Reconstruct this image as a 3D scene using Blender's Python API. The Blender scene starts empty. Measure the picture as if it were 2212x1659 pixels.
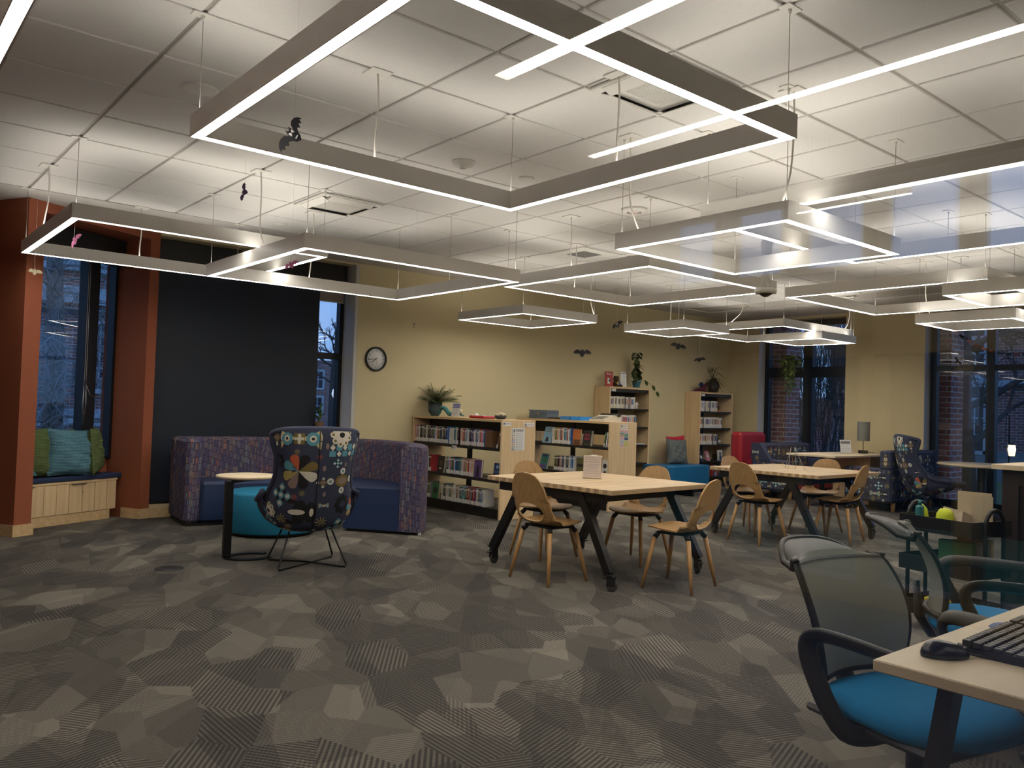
import bpy, math, random
from mathutils import Vector, Matrix
C = bpy.context.scene.collection
sc = bpy.context.scene
PI = math.pi
# ---------------------------------------------------------------- camera
cam = bpy.data.cameras.new('camera'); camo = bpy.data.objects.new('camera', cam); C.objects.link(camo)
cam.sensor_fit = 'HORIZONTAL'; cam.sensor_width = 36; cam.lens = 28.676; cam.clip_start = .01; cam.clip_end = 300
camo.matrix_world = Matrix(((.76659, -.04317, -.64068, 0), (-.64134, -.00173, -.76726, 0), (.03201, .99907, -.02901, 1.31), (0, 0, 0, 1)))
sc.camera = camo
sc.view_settings.view_transform = 'Standard'; sc.view_settings.look = 'None'
sc.view_settings.exposure = 0.32; sc.view_settings.gamma = 1; sc.view_settings.use_curve_mapping = False
sc.cycles.use_denoising = True
sc.cycles.max_bounces = 7; sc.cycles.diffuse_bounces = 4; sc.cycles.glossy_bounces = 3; sc.cycles.transparent_max_bounces = 16
sc.cycles.sample_clamp_indirect = 4
DOWN, UP = 21.0, 11.0            # radiance of the pendants' lower and upper strips
WARM = (1.0, .93, .82)
# ---------------------------------------------------------------- dusk sky
w = bpy.data.worlds.new('dusk_sky'); sc.world = w; w.use_nodes = True
nt = w.node_tree; nt.nodes.clear()
tc = nt.nodes.new('ShaderNodeTexCoord'); sep = nt.nodes.new('ShaderNodeSeparateXYZ'); nt.links.new(tc.outputs['Generated'], sep.inputs[0])
ramp = nt.nodes.new('ShaderNodeValToRGB'); nt.links.new(sep.outputs[2], ramp.inputs[0])
ramp.color_ramp.elements[0].position = 0.0; ramp.color_ramp.elements[0].color = (.20, .34, .58, 1)
ramp.color_ramp.elements[1].position = .6; ramp.color_ramp.elements[1].color = (.10, .25, .66, 1)
e = ramp.color_ramp.elements.new(.16); e.color = (.19, .40, .84, 1)
ns = nt.nodes.new('ShaderNodeTexNoise'); ns.inputs['Scale'].default_value = 3.5; ns.inputs['Detail'].default_value = 5
mp = nt.nodes.new('ShaderNodeMapping'); mp.inputs['Scale'].default_value = (1, 1, 5); nt.links.new(tc.outputs['Generated'], mp.inputs[0]); nt.links.new(mp.outputs[0], ns.inputs[0])
mr = nt.nodes.new('ShaderNodeMapRange'); mr.inputs[1].default_value = .45; mr.inputs[2].default_value = .75; mr.inputs[3].default_value = 0; mr.inputs[4].default_value = .45; nt.links.new(ns.outputs[0], mr.inputs[0])
mx = nt.nodes.new('ShaderNodeMixRGB'); mx.inputs[2].default_value = (.30, .40, .60, 1); nt.links.new(mr.outputs[0], mx.inputs[0]); nt.links.new(ramp.outputs[0], mx.inputs[1])
bg = nt.nodes.new('ShaderNodeBackground'); bg.inputs[1].default_value = 1.2; nt.links.new(mx.outputs[0], bg.inputs[0])
wo = nt.nodes.new('ShaderNodeOutputWorld'); nt.links.new(bg.outputs[0], wo.inputs[0])
# ---------------------------------------------------------------- geometry helpers
def V(*a): return Vector(a)
def rotz(a, loc=(0, 0, 0)): return Matrix.Translation(Vector(loc)) @ Matrix.Rotation(a, 4, 'Z')
class G:
    def __init__(s): s.v = []; s.f = []; s.m = []; s.uv = {}; s.sm = []
    def add(s, vs, fs, mi=0, M=None, uvs=None, smooth=False):
        o = len(s.v)
        for p in vs:
            p = Vector(p)
            s.v.append(tuple(M @ p) if M else tuple(p))
        for k, f in enumerate(fs):
            s.f.append([i + o for i in f]); s.m.append(mi); s.sm.append(smooth)
            if uvs: s.uv[len(s.f) - 1] = [uvs[i] for i in f]
        return s
    def box(s, x0, x1, y0, y1, z0, z1, mi=0, M=None, b=0):
        if x0 > x1: x0, x1 = x1, x0
        if y0 > y1: y0, y1 = y1, y0
        if z0 > z1: z0, z1 = z1, z0
        b = min(b, (x1 - x0) * .45, (y1 - y0) * .45, (z1 - z0) * .45)
        if b <= 0:
            vs = [(x, y, z) for z in (z0, z1) for y in (y0, y1) for x in (x0, x1)]
            return s.add(vs, [(0, 2, 3, 1), (4, 5, 7, 6), (0, 1, 5, 4), (1, 3, 7, 5), (3, 2, 6, 7), (2, 0, 4, 6)], mi, M)
        # chamfered box: 24 vertices
        X = (x0, x1); Y = (y0, y1); Z = (z0, z1); vs = []; idx = {}
        for i in (0, 1):
            for j in (0, 1):
                for k in (0, 1):
                    sx, sy, sz = (1 - 2 * i) * b, (1 - 2 * j) * b, (1 - 2 * k) * b
                    for ax, p in enumerate(((X[i], Y[j] + sy, Z[k] + sz), (X[i] + sx, Y[j], Z[k] + sz), (X[i] + sx, Y[j] + sy, Z[k]))):
                        idx[(i, j, k, ax)] = len(vs); vs.append(p)
        fs = []
        I = lambda i, j, k, a: idx[(i, j, k, a)]
        for i in (0, 1): fs.append([I(i, 0, 0, 0), I(i, 0, 1, 0), I(i, 1, 1, 0), I(i, 1, 0, 0)][::1 if i == 0 else -1])
        for j in (0, 1): fs.append([I(0, j, 0, 1), I(1, j, 0, 1), I(1, j, 1, 1), I(0, j, 1, 1)][::1 if j == 0 else -1])
        for k in (0, 1): fs.append([I(0, 0, k, 2), I(0, 1, k, 2), I(1, 1, k, 2), I(1, 0, k, 2)][::1 if k == 0 else -1])
        for i in (0, 1):
            for j in (0, 1): fs.append([I(i, j, 0, 0), I(i, j, 1, 0), I(i, j, 1, 1), I(i, j, 0, 1)])
            for k in (0, 1): fs.append([I(i, 0, k, 0), I(i, 1, k, 0), I(i, 1, k, 2), I(i, 0, k, 2)])
        for j in (0, 1):
            for k in (0, 1): fs.append([I(0, j, k, 1), I(1, j, k, 1), I(1, j, k, 2), I(0, j, k, 2)])
        for i in (0, 1):
            for j in (0, 1):
                for k in (0, 1): fs.append([I(i, j, k, 0), I(i, j, k, 1), I(i, j, k, 2)])
        return s.add(vs, fs, mi, M)
    def tube(s, pts, r, n=8, mi=0, M=None, cap=True, sq=None):
        pts = [Vector(p) for p in pts]; m = len(pts); R = r if isinstance(r, (list, tuple)) else [r] * m
        vs = []; up = None
        for i, p in enumerate(pts):
            d = (pts[min(i + 1, m - 1)] - pts[max(i - 1, 0)])
            d = d.normalized() if d.length > 1e-9 else Vector((0, 0, 1))
            if up is None:
                up = Vector((0, 0, 1)) if abs(d.z) < .9 else Vector((1, 0, 0))
            a = (up - d * up.dot(d)).normalized(); up = a; b = d.cross(a)
            for k in range(n):
                t = 2 * PI * k / n + (PI / n if n == 4 else 0)
                sa, sb = (R[i], R[i]) if sq is None else (R[i] * sq[0], R[i] * sq[1])
                vs.append(p + a * math.cos(t) * sa + b * math.sin(t) * sb)
        fs = [(i * n + k, i * n + (k + 1) % n, (i + 1) * n + (k + 1) % n, (i + 1) * n + k) for i in range(m - 1) for k in range(n)]
        s.add(vs, fs, mi, M, smooth=n > 4)
        if cap:
            s.f.append([len(s.v) - m * n + k for k in range(n)][::-1]); s.m.append(mi); s.sm.append(False)
            s.f.append([len(s.v) - n + k for k in range(n)]); s.m.append(mi); s.sm.append(False)
        return s
    def lathe(s, prof, n=24, mi=0, M=None, cap=True):
        vs = [(r * math.cos(2 * PI * k / n), r * math.sin(2 * PI * k / n), z) for r, z in prof for k in range(n)]
        m = len(prof)
        fs = [(i * n + k, i * n + (k + 1) % n, (i + 1) * n + (k + 1) % n, (i + 1) * n + k) for i in range(m - 1) for k in range(n)]
        s.add(vs, fs, mi, M, smooth=True)
        if cap:
            o = len(s.v) - m * n
            for i, rev in ((0, True), (m - 1, False)):
                ring = [o + i * n + k for k in range(n)]
                s.f.append(ring[::-1] if rev else ring); s.m.append(mi); s.sm.append(False)
        return s
    def prism(s, poly, z0, z1, mi=0, M=None):
        n = len(poly); vs = [(x, y, z0) for x, y in poly] + [(x, y, z1) for x, y in poly]
        fs = [list(range(n))[::-1], list(range(n, 2 * n))] + [(k, (k + 1) % n, n + (k + 1) % n, n + k) for k in range(n)]
        return s.add(vs, fs, mi, M)
    def grid(s, fn, nu, nv, mi=0, M=None, uvf=None, smooth=True, flip=False):
        vs = []; uvs = []
        for j in range(nv + 1):
            for i in range(nu + 1):
                vs.append(fn(i / nu, j / nv)); uvs.append(uvf(i / nu, j / nv) if uvf else (i / nu, j / nv))
        w_ = nu + 1
        fs = [(j * w_ + i, j * w_ + i + 1, (j + 1) * w_ + i + 1, (j + 1) * w_ + i) for j in range(nv) for i in range(nu)]
        if flip: fs = [f[::-1] for f in fs]
        return s.add(vs, fs, mi, M, uvs=uvs if uvf else None, smooth=smooth)
    def text(s, txt, size, M, mi=0, ax='CENTER', depth=.0, w=None):
        k = (txt, ax)
        if k not in _T:
            c = bpy.data.curves.new('t', 'FONT'); c.body = txt; c.align_x = ax; c.align_y = 'CENTER'; c.size = 1; c.resolution_u = 3
            o = bpy.data.objects.new('t', c); C.objects.link(o); bpy.context.view_layer.update()
            me = o.evaluated_get(bpy.context.evaluated_depsgraph_get()).to_mesh()
            _T[k] = ([tuple(v.co) for v in me.vertices], [tuple(p.vertices) for p in me.polygons])
            bpy.data.objects.remove(o); bpy.data.curves.remove(c)
        vs, fs = _T[k]
        sx = size
        if w:
            ww = max(v[0] for v in vs) - min(v[0] for v in vs); sx = w / ww
        return s.add([(v[0] * sx, v[1] * size, 0) for v in vs], fs, mi, M)
    def build(s, name, mat, parent=None, label=None, smooth=None):
        me = bpy.data.meshes.new(name); me.from_pydata(s.v, [], s.f); ms = mat if isinstance(mat, (list, tuple)) else [mat]
        for m_ in ms: me.materials.append(m_)
        uvl = me.uv_layers.new(name='uv'); fl = uvl.data
        for p in me.polygons:
            p.material_index = min(s.m[p.index], len(ms) - 1); p.use_smooth = s.sm[p.index] if smooth is None else smooth
            if p.index in s.uv:
                for li, uv in zip(p.loop_indices, s.uv[p.index]): fl[li].uv = uv
            else:
                nx, ny, nz = p.normal
                for li in p.loop_indices:
                    c = me.vertices[me.loops[li].vertex_index].co
                    if abs(nz) > .7: fl[li].uv = (c.x, c.y)
                    elif abs(nx) > abs(ny): fl[li].uv = (c.y, c.z)
                    else: fl[li].uv = (c.x, c.z)
        me.validate(); me.update()
        o = bpy.data.objects.new(name, me); C.objects.link(o)
        if parent: o.parent = parent
        if label: o['label'] = label
        return o
_T = {}
def smooth_path(pts, it=2):
    pts = [Vector(p) for p in pts]
    for _ in range(it):
        q = [pts[0]]
        for a, b in zip(pts, pts[1:]): q += [a.lerp(b, .25), a.lerp(b, .75)]
        pts = q + [pts[-1]]
    return pts
def FM(o, xd, yd):
    """matrix with origin o, local x along xd, local y along yd"""
    x = Vector(xd).normalized(); y = Vector(yd).normalized(); z = x.cross(y)
    M = Matrix.Identity(4)
    for i in range(3): M[i][0] = x[i]; M[i][1] = y[i]; M[i][2] = z[i]; M[i][3] = o[i]
    return M
def thing(name, label, cat, loc=(0, 0, 0), rz=0, group=None):
    o = bpy.data.objects.new(name, None); C.objects.link(o); o.empty_display_size = .1
    o.location = loc; o.rotation_euler = (0, 0, rz); o['label'] = label; o['category'] = cat
    if group: o['group'] = group
    return o
def tag(o, label, cat, group=None, kind=None):
    o['label'] = label; o['category'] = cat
    if group: o['group'] = group
    if kind: o['kind'] = kind
    return o
def struct(o): o['kind'] = 'structure'; return o
def dup(root, loc, rz, label=None, group=None):
    r = root.copy(); C.objects.link(r); r.location = loc; r.rotation_euler = (0, 0, rz)
    if label: r['label'] = label
    if group: r['group'] = group
    for ch in list(root.children):
        c = ch.copy(); C.objects.link(c); c.parent = r
        for g in ch.children:
            d = g.copy(); C.objects.link(d); d.parent = c
    return r
# ---------------------------------------------------------------- materials
def lin(r, g, b):
    f = lambda c: (c / 255 / 12.92) if c <= 10.3 else ((c / 255 + .055) / 1.055) ** 2.4
    return (f(r), f(g), f(b))
class NT:
    def __init__(s, name):
        s.m = bpy.data.materials.new(name); s.m.use_nodes = True; s.t = s.m.node_tree; s.p = s.t.nodes['Principled BSDF']
    def n(s, t, **k):
        x = s.t.nodes.new('ShaderNode' + t)
        for a, b in k.items():
            if a.startswith('i'): x.inputs[int(a[1:])].default_value = b
            else: setattr(x, a, b)
        return x
    def l(s, a, b): s.t.links.new(a, b)
    def math(s, op, a, b=0.0, c=None):
        x = s.n('Math', operation=op)
        for i, q in enumerate([a, b] + ([c] if c is not None else [])):
            if isinstance(q, (int, float)): x.inputs[i].default_value = q
            else: s.l(q, x.inputs[i])
        return x.outputs[0]
    def mix(s, f, a, b):
        x = s.n('MixRGB')
        for i, q in enumerate((f, a, b)):
            if isinstance(q, (int, float)): x.inputs[i].default_value = q
            elif isinstance(q, tuple): x.inputs[i].default_value = (*q, 1)[:4]
            else: s.l(q, x.inputs[i])
        return x.outputs[0]
    def mul(s, a, b):
        x = s.n('MixRGB', blend_type='MULTIPLY'); x.inputs[0].default_value = 1
        for i, q in ((1, a), (2, b)):
            if isinstance(q, tuple): x.inputs[i].default_value = (*q, 1)[:4]
            else: s.l(q, x.inputs[i])
        return x.outputs[0]
    def ramp(s, fac, stops, mode='LINEAR'):
        x = s.n('ValToRGB'); s.l(fac, x.inputs[0]); cr = x.color_ramp; cr.interpolation = mode
        while len(cr.elements) < len(stops): cr.elements.new(.5)
        for el, (p, c) in zip(cr.elements, stops): el.position = p; el.color = (*c, 1) if len(c) == 3 else c
        return x.outputs[0]
    def col(s, c): s.l(c, s.p.inputs['Base Color'])
    def bump(s, h, st=.2, d=.002):
        b = s.n('Bump'); b.inputs['Strength'].default_value = st; b.inputs['Distance'].default_value = d
        s.l(h, b.inputs['Height']); s.l(b.outputs[0], s.p.inputs['Normal'])
    def obj(s): return s.n('TexCoord').outputs['Object']
    def uv(s): return s.n('TexCoord').outputs['UV']
def noise(t, co, sc_, det=3, rough=.5):
    x = t.n('TexNoise'); x.inputs['Scale'].default_value = sc_; x.inputs['Detail'].default_value = det; x.inputs['Roughness'].default_value = rough
    t.l(co, x.inputs['Vector']); return x.outputs[0]
_M = {}
def plain(name, rgb, rough=.6, metal=0, nz=.06, spec=.5):
    if name in _M: return _M[name]
    t = NT(name); c = lin(*rgb) if max(rgb) > 1 else rgb
    n = noise(t, t.obj(), 14)
    f = t.math('MULTIPLY', n, nz * 2); k = t.n('MixRGB', blend_type='MULTIPLY'); k.inputs[0].default_value = 1; k.inputs[1].default_value = (*c, 1)
    g = t.math('ADD', f, 1 - nz); cc = t.n('CombineColor'); 
    for i in range(3): t.l(g, cc.inputs[i])
    t.l(cc.outputs[0], k.inputs[2]); t.col(k.outputs[0])
    t.p.inputs['Roughness'].default_value = rough; t.p.inputs['Metallic'].default_value = metal; t.p.inputs['Specular IOR Level'].default_value = spec
    _M[name] = t.m; return t.m
def cloth(name, rgb, scale=90, rough=.95, var=.3, ridges=None):
    if name in _M: return _M[name]
    t = NT(name); c = lin(*rgb); co = t.uv()
    n = noise(t, co, 9, 4); n2 = noise(t, co, scale * 2, 2)
    f = t.math('ADD', t.math('MULTIPLY', n, var * .6), t.math('MULTIPLY', n2, var * .5))
    dark = tuple(x * (1 - var) for x in c); lite = tuple(min(1, x * (1 + var)) for x in c)
    if ridges:
        s_ = t.n('SeparateXYZ'); t.l(co, s_.inputs[0])
        wv = t.math('SINE', t.math('ADD', t.math('MULTIPLY', s_.outputs[1], ridges), t.math('MULTIPLY', n, 5)))
        wu = t.math('SINE', t.math('MULTIPLY', s_.outputs[0], ridges))
        h = t.math('ADD', t.math('MULTIPLY', wv, .5), t.math('MULTIPLY', wu, .25)); f = t.math('ADD', f, t.math('MULTIPLY', h, .3)); t.bump(h, .8, .004)
    else: t.bump(n2, .4, .001)
    mr_ = t.n('MapRange'); mr_.inputs[1].default_value = 0; mr_.inputs[2].default_value = var * 1.1; t.l(f, mr_.inputs[0])
    t.col(t.mix(mr_.outputs[0], dark, lite)); t.p.inputs['Roughness'].default_value = rough; t.p.inputs['Specular IOR Level'].default_value = .2
    _M[name] = t.m; return t.m
def emit(name, rgb, st):
    if name in _M: return _M[name]
    t = NT(name); t.p.inputs['Base Color'].default_value = (.8, .8, .8, 1); t.p.inputs['Emission Color'].default_value = (*rgb, 1); t.p.inputs['Emission Strength'].default_value = st
    _M[name] = t.m; return t.m
def wood(name, base, dark, strip=0, axis=0, sc_=1., rough=.45, grain=26):
    if name in _M: return _M[name]
    t = NT(name); co = t.obj(); mp_ = t.n('Mapping'); s3 = [grain, grain, grain]; s3[axis] = 1.2; mp_.inputs['Scale'].default_value = s3; t.l(co, mp_.inputs[0])
    n = noise(t, mp_.outputs[0], sc_, 4, .6); b, d = lin(*base), lin(*dark)
    c = t.mix(t.ramp(n, [(.35, (0, 0, 0)), (.7, (1, 1, 1))]), d, b)
    if strip:
        br = t.n('TexBrick'); br.offset = .37; br.inputs['Scale'].default_value = 1; br.inputs['Brick Width'].default_value = .55; br.inputs['Row Height'].default_value = strip; br.inputs['Mortar Size'].default_value = .0012
        br.inputs['Color1'].default_value = (.78, .78, .76, 1); br.inputs['Color2'].default_value = (1.12, 1.08, 1.0, 1); br.inputs['Mortar'].default_value = (.6, .55, .5, 1)
        if axis != 0:
            m2 = t.n('Mapping'); m2.inputs['Rotation'].default_value = (0, 0, PI / 2) if axis == 1 else (0, PI / 2, 0); t.l(co, m2.inputs[0]); t.l(m2.outputs[0], br.inputs['Vector'])
        else: t.l(co, br.inputs['Vector'])
        c = t.mul(c, br.outputs['Color'])
    t.col(c); t.p.inputs['Roughness'].default_value = rough
    _M[name] = t.m; return t.m
def brick(name='brick_wall', rot=False, mort=(.55, .54, .53)):
    if name in _M: return _M[name]
    t = NT(name); br = t.n('TexBrick'); t.l(t.uv(), br.inputs['Vector'])
    br.inputs['Scale'].default_value = 1; br.inputs['Brick Width'].default_value = .24; br.inputs['Row Height'].default_value = .085; br.inputs['Mortar Size'].default_value = .009
    br.inputs['Color1'].default_value = (*lin(176, 112, 98), 1); br.inputs['Color2'].default_value = (*lin(134, 84, 76), 1); br.inputs['Mortar'].default_value = (*mort, 1)
    n = noise(t, t.uv(), 3, 4); t.col(t.mix(t.math('MULTIPLY', n, .4), br.outputs['Color'], (.2, .1, .09)))
    t.p.inputs['Roughness'].default_value = .9; _M[name] = t.m; return t.m
def carpet():
    t = NT('carpet'); co = t.obj()
    mp0 = t.n('Mapping'); mp0.inputs['Rotation'].default_value = (0, 0, .5); t.l(co, mp0.inputs[0]); base = mp0.outputs[0]
    def cells(scale, rz, metric, off):
        m_ = t.n('Mapping'); m_.inputs['Rotation'].default_value = (0, 0, rz); m_.inputs['Location'].default_value = (off, off * .7, 0); m_.inputs['Scale'].default_value = (1, .5, 0); t.l(base, m_.inputs[0])
        v = t.n('TexVoronoi'); v.inputs['Randomness'].default_value = .9; v.voronoi_dimensions = '2D'; v.distance = metric; v.inputs['Scale'].default_value = scale; t.l(m_.outputs[0], v.inputs['Vector']); return v.outputs['Color']
    sx = t.n('SeparateXYZ'); t.l(co, sx.inputs[0])
    def stripes(colr, freq):
        s_ = t.n('SeparateColor'); t.l(colr, s_.inputs[0])
        a = t.math('MULTIPLY', t.math('FLOOR', t.math('MULTIPLY', s_.outputs[0], 5)), PI / 5)
        d = t.math('ADD', t.math('MULTIPLY', sx.outputs[0], t.math('COSINE', a)), t.math('MULTIPLY', sx.outputs[1], t.math('SINE', a)))
        wv = t.math('SINE', t.math('MULTIPLY', d, freq))
        return s_, wv
    v1 = cells(3.6, .2, 'EUCLIDEAN', 3.1); v2 = cells(4.2, 1.1, 'EUCLIDEAN', 7.7); v3 = cells(5.4, 2.1, 'EUCLIDEAN', 1.3)
    s1, w1 = stripes(v1, 380); s2, w2 = stripes(v2, 290); s3, w3 = stripes(v3, 340)
    tone = t.math('ADD', t.math('MULTIPLY', s1.outputs[1], .5), t.math('MULTIPLY', s3.outputs[2], .5))
    basec = t.ramp(tone, [(.2, lin(86, 83, 78)), (.5, lin(102, 98, 91)), (.8, lin(122, 117, 108))])
    h2 = t.math('MULTIPLY', t.math('GREATER_THAN', s2.outputs[1], .42), t.math('GREATER_THAN', w2, -.1))
    h1 = t.math('MULTIPLY', t.math('GREATER_THAN', s1.outputs[2], .55), t.math('GREATER_THAN', w1, .25))
    h3 = t.math('MULTIPLY', t.math('GREATER_THAN', s3.outputs[1], .48), t.math('GREATER_THAN', w3, .1))
    c = t.mix(t.math('MULTIPLY', h1, .35), basec, lin(52, 50, 50))
    c = t.mix(t.math('MULTIPLY', h3, .45), c, lin(52, 51, 51))
    c = t.mix(t.math('MULTIPLY', h2, .72), c, lin(40, 39, 41))
    solid = t.math('MULTIPLY', t.math('GREATER_THAN', s2.outputs[2], .72), t.math('GREATER_THAN', s3.outputs[0], .45))
    c = t.mix(t.math('MULTIPLY', solid, .5), c, lin(62, 60, 59))
    mp2 = t.n('Mapping'); mp2.inputs['Scale'].default_value = (220, 30, 1); mp2.inputs['Rotation'].default_value = (0, 0, .6); t.l(co, mp2.inputs[0])
    n = noise(t, mp2.outputs[0], 1, 3, .7); nn = noise(t, co, 160, 2)
    c = t.mix(t.math('MULTIPLY', n, .5), c, t.mul(c, (.45, .45, .46)))
    c = t.mix(t.math('MULTIPLY', nn, .45), c, t.mul(c, (1.5, 1.5, 1.5)))
    t.col(c); t.bump(nn, .5, .003); t.p.inputs['Roughness'].default_value = 1; t.p.inputs['Specular IOR Level'].default_value = .1
    return t.m
def ceil_mat():
    t = NT('acoustic_tile'); n = noise(t, t.obj(), 60, 4, .7); t.col(t.mix(n, (.64, .63, .61), (.76, .75, .73))); t.bump(n, .25, .002); t.p.inputs['Roughness'].default_value = .95; return t.m
def paint(name, rgb):
    if name in _M: return _M[name]
    t = NT(name); n = noise(t, t.obj(), 35, 5, .6); n1 = noise(t, t.obj(), 1.3, 2); c = lin(*rgb)
    t.col(t.mix(t.math('MULTIPLY', n1, .12), c, tuple(x * .8 for x in c))); t.bump(n, .12, .003); t.p.inputs['Roughness'].default_value = .75; t.p.inputs['Specular IOR Level'].default_value = .25
    _M[name] = t.m; return t.m
def pane_mat(name, tint=(1, 1, 1)):
    if name in _M: return _M[name]
    t = NT(name); g = t.n('NewGeometry'); ior = t.math('SUBTRACT', 1.5, t.math('MULTIPLY', g.outputs['Backfacing'], 1.5 - 1 / 1.5))
    fr = t.n('Fresnel'); t.l(ior, fr.inputs['IOR']); gl = t.n('BsdfGlossy'); gl.inputs['Roughness'].default_value = 0
    tr = t.n('BsdfTransparent'); tr.inputs[0].default_value = (*tint, 1); ms = t.n('MixShader'); t.l(fr.outputs[0], ms.inputs[0]); t.l(tr.outputs[0], ms.inputs[1]); t.l(gl.outputs[0], ms.inputs[2])
    t.l(ms.outputs[0], t.t.nodes['Material Output'].inputs['Surface']); _M[name] = t.m; return t.m
def dashes_cloth():
    """woven upholstery: rows of short upright bars in blue, grey, tan, rust on purple"""
    t = NT('bar_weave'); s_ = t.n('SeparateXYZ'); t.l(t.uv(), s_.inputs[0]); u, v = s_.outputs[0], s_.outputs[1]
    n = noise(t, t.uv(), 1.2, 1)
    r = t.math('FLOOR', t.math('DIVIDE', t.math('ADD', v, t.math('MULTIPLY', t.math('FLOOR', t.math('MULTIPLY', u, 18)), .021)), .072))
    uu = t.math('ADD', t.math('MULTIPLY', u, 60), t.math('MULTIPLY', r, 7.31)); k = t.math('FLOOR', uu); fu = t.math('FRACT', uu)
    fv = t.math('FRACT', t.math('DIVIDE', t.math('ADD', v, t.math('MULTIPLY', t.math('FLOOR', t.math('MULTIPLY', u, 18)), .021)), .072))
    cb = t.n('CombineXYZ'); t.l(k, cb.inputs[0]); t.l(r, cb.inputs[1]); wn = t.n('TexWhiteNoise'); wn.noise_dimensions = '2D'; t.l(cb.outputs[0], wn.inputs['Vector'])
    c = t.ramp(wn.outputs[0], [(0, lin(82, 76, 104)), (.28, lin(98, 90, 108)), (.46, lin(72, 72, 98)), (.6, lin(108, 94, 100)), (.74, lin(104, 112, 124)), (.84, lin(124, 92, 86)), (.91, lin(128, 118, 110)), (.97, lin(152, 100, 84))], 'CONSTANT')
    gap = t.math('MAXIMUM', t.math('LESS_THAN', fu, .3), t.math('LESS_THAN', fv, .13))
    t.col(t.mix(t.math('MULTIPLY', gap, .85), c, lin(44, 42, 66))); t.p.inputs['Roughness'].default_value = .9; t.p.inputs['Specular IOR Level'].default_value = .2; return t.m
M_ceil = ceil_mat(); M_carpet = carpet(); M_pane = pane_mat('clear_glass'); M_wpane = pane_mat('window_glass', (.93, .95, .97)); M_bars = dashes_cloth()
M_white = plain('white_paint', (222, 220, 214), .5, nz=.02); M_alu = plain('white_housing', (238, 236, 231), .4, .0, nz=.03)
M_yel = paint('yellow_wall_paint', (202, 189, 152)); M_red = paint('terracotta_paint', (146, 82, 58)); M_grey = paint('grey_gypsum', (196, 193, 188))
M_blk = plain('black_metal', (24, 24, 26), .45, .3); M_frame = plain('dark_window_frame', (26, 29, 36), .4, .5); M_plas = plain('black_plastic', (20, 20, 22), .5)
M_maple = wood('maple_veneer', (226, 200, 160), (208, 180, 138), axis=2, sc_=1.); M_mapleh = wood('maple_edge', (214, 186, 144), (192, 162, 118), axis=1)
M_butcher = wood('butcher_block', (212, 190, 156), (190, 164, 128), strip=.042, axis=0); M_oak = wood('bent_oak', (178, 142, 94), (150, 116, 72), axis=2, grain=70)
M_leg = wood('ash_leg', (186, 146, 96), (160, 120, 74), axis=2, grain=50); M_lam = wood('pale_laminate', (224, 208, 178), (212, 194, 162), axis=0, grain=10)
M_hall = emit('hall_diffuser', WARM, 17.0); M_down = emit('lamp_diffuser', WARM, DOWN); M_up = emit('lamp_uplight', WARM, UP)
M_paper = plain('white_paper', (226, 226, 224), .8, nz=.02); M_chrome = plain('brushed_steel', (170, 170, 168), .3, .9)
M_navy = plain('navy_vinyl', (34, 50, 84), .4); M_teal = cloth('teal_vinyl', (36, 116, 150), 60, .6, .12); M_redv = plain('red_vinyl', (158, 34, 44), .42)
M_ink = plain('dark_print', (40, 40, 52), .8); M_shelf = plain('black_shelf', (26, 25, 27), .5, .2)
H = 3.088; GY = .18; K = 1.017; YW = 9.255
# ================================================================ SETTING
struct(G().box(-3.2, 13.12, GY - .1, YW + .02, -.2, 0).add([(-3.2, YW + .02, -.2), (2.9, YW + .02, -.2), (2.9, 10, -.2), (-3.2, 10, -.2), (-3.2, YW + .02, 0), (2.9, YW + .02, 0), (2.9, 10, 0), (-3.2, 10, 0)], [(0, 1, 2, 3), (7, 6, 5, 4), (0, 4, 5, 1), (1, 5, 6, 2), (2, 6, 7, 3), (3, 7, 4, 0)]).build('floor', M_carpet))
struct(G().box(-3.2, 6.2, -9, GY - .1, -.2, -.001).build('floor', plain('hall_floor', (88, 84, 80), .5)))
g = G(); tw = .6095 * K; gp = .011
for i in range(-6, 15):
    for j in range(-3, 11):
        x0 = 3.06 * K + i * tw; y0 = 1.915 * K + j * tw
        x1, y1 = x0 + tw, y0 + tw
        if x0 > 11.0 or x0 < -2.9: continue
        if j == 10 and i < 4: continue
        y0 = max(y0, GY + .05)
        if y1 <= y0 + .05: continue
        g.box(x0 + gp, x1 - gp, y0 + gp, y1 - gp, H, H + .02, 0, b=.004)
g.box(-3.2, 11.9, GY, 9.0, H + .012, H + .03, 1)
struct(g.build('ceiling', [M_ceil, plain('ceiling_tee', (176, 172, 165), .6)]))
# plasterboard border round the tiled field
g = G(); yb, yb2 = 1.915 * K + 10 * tw, 1.915 * K + 11 * tw; xr = 3.06 * K + 14 * tw; xs_ = 3.06 * K + 4 * tw
g.box(-3.2, xs_, yb, 10.3, H, H + .05); g.box(xs_, xr, yb2, YW + .02, H, H + .05); g.box(xr, 13.12, GY, YW + .02, H, H + .05)
g.box(-3.2, xs_, yb - .004, yb + .02, H - .004, H + .01); g.box(xs_, xr, yb2 - .004, yb2 + .02, H - .004, H + .01); g.box(xr - .004, xr + .02, GY, yb2, H - .004, H + .01)
struct(g.build('ceiling', M_grey))
struct(G().box(-3.2, 6.2, -9, GY, H, H + .05).build('ceiling', plain('hall_ceiling', (190, 186, 176), .8)))
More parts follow.
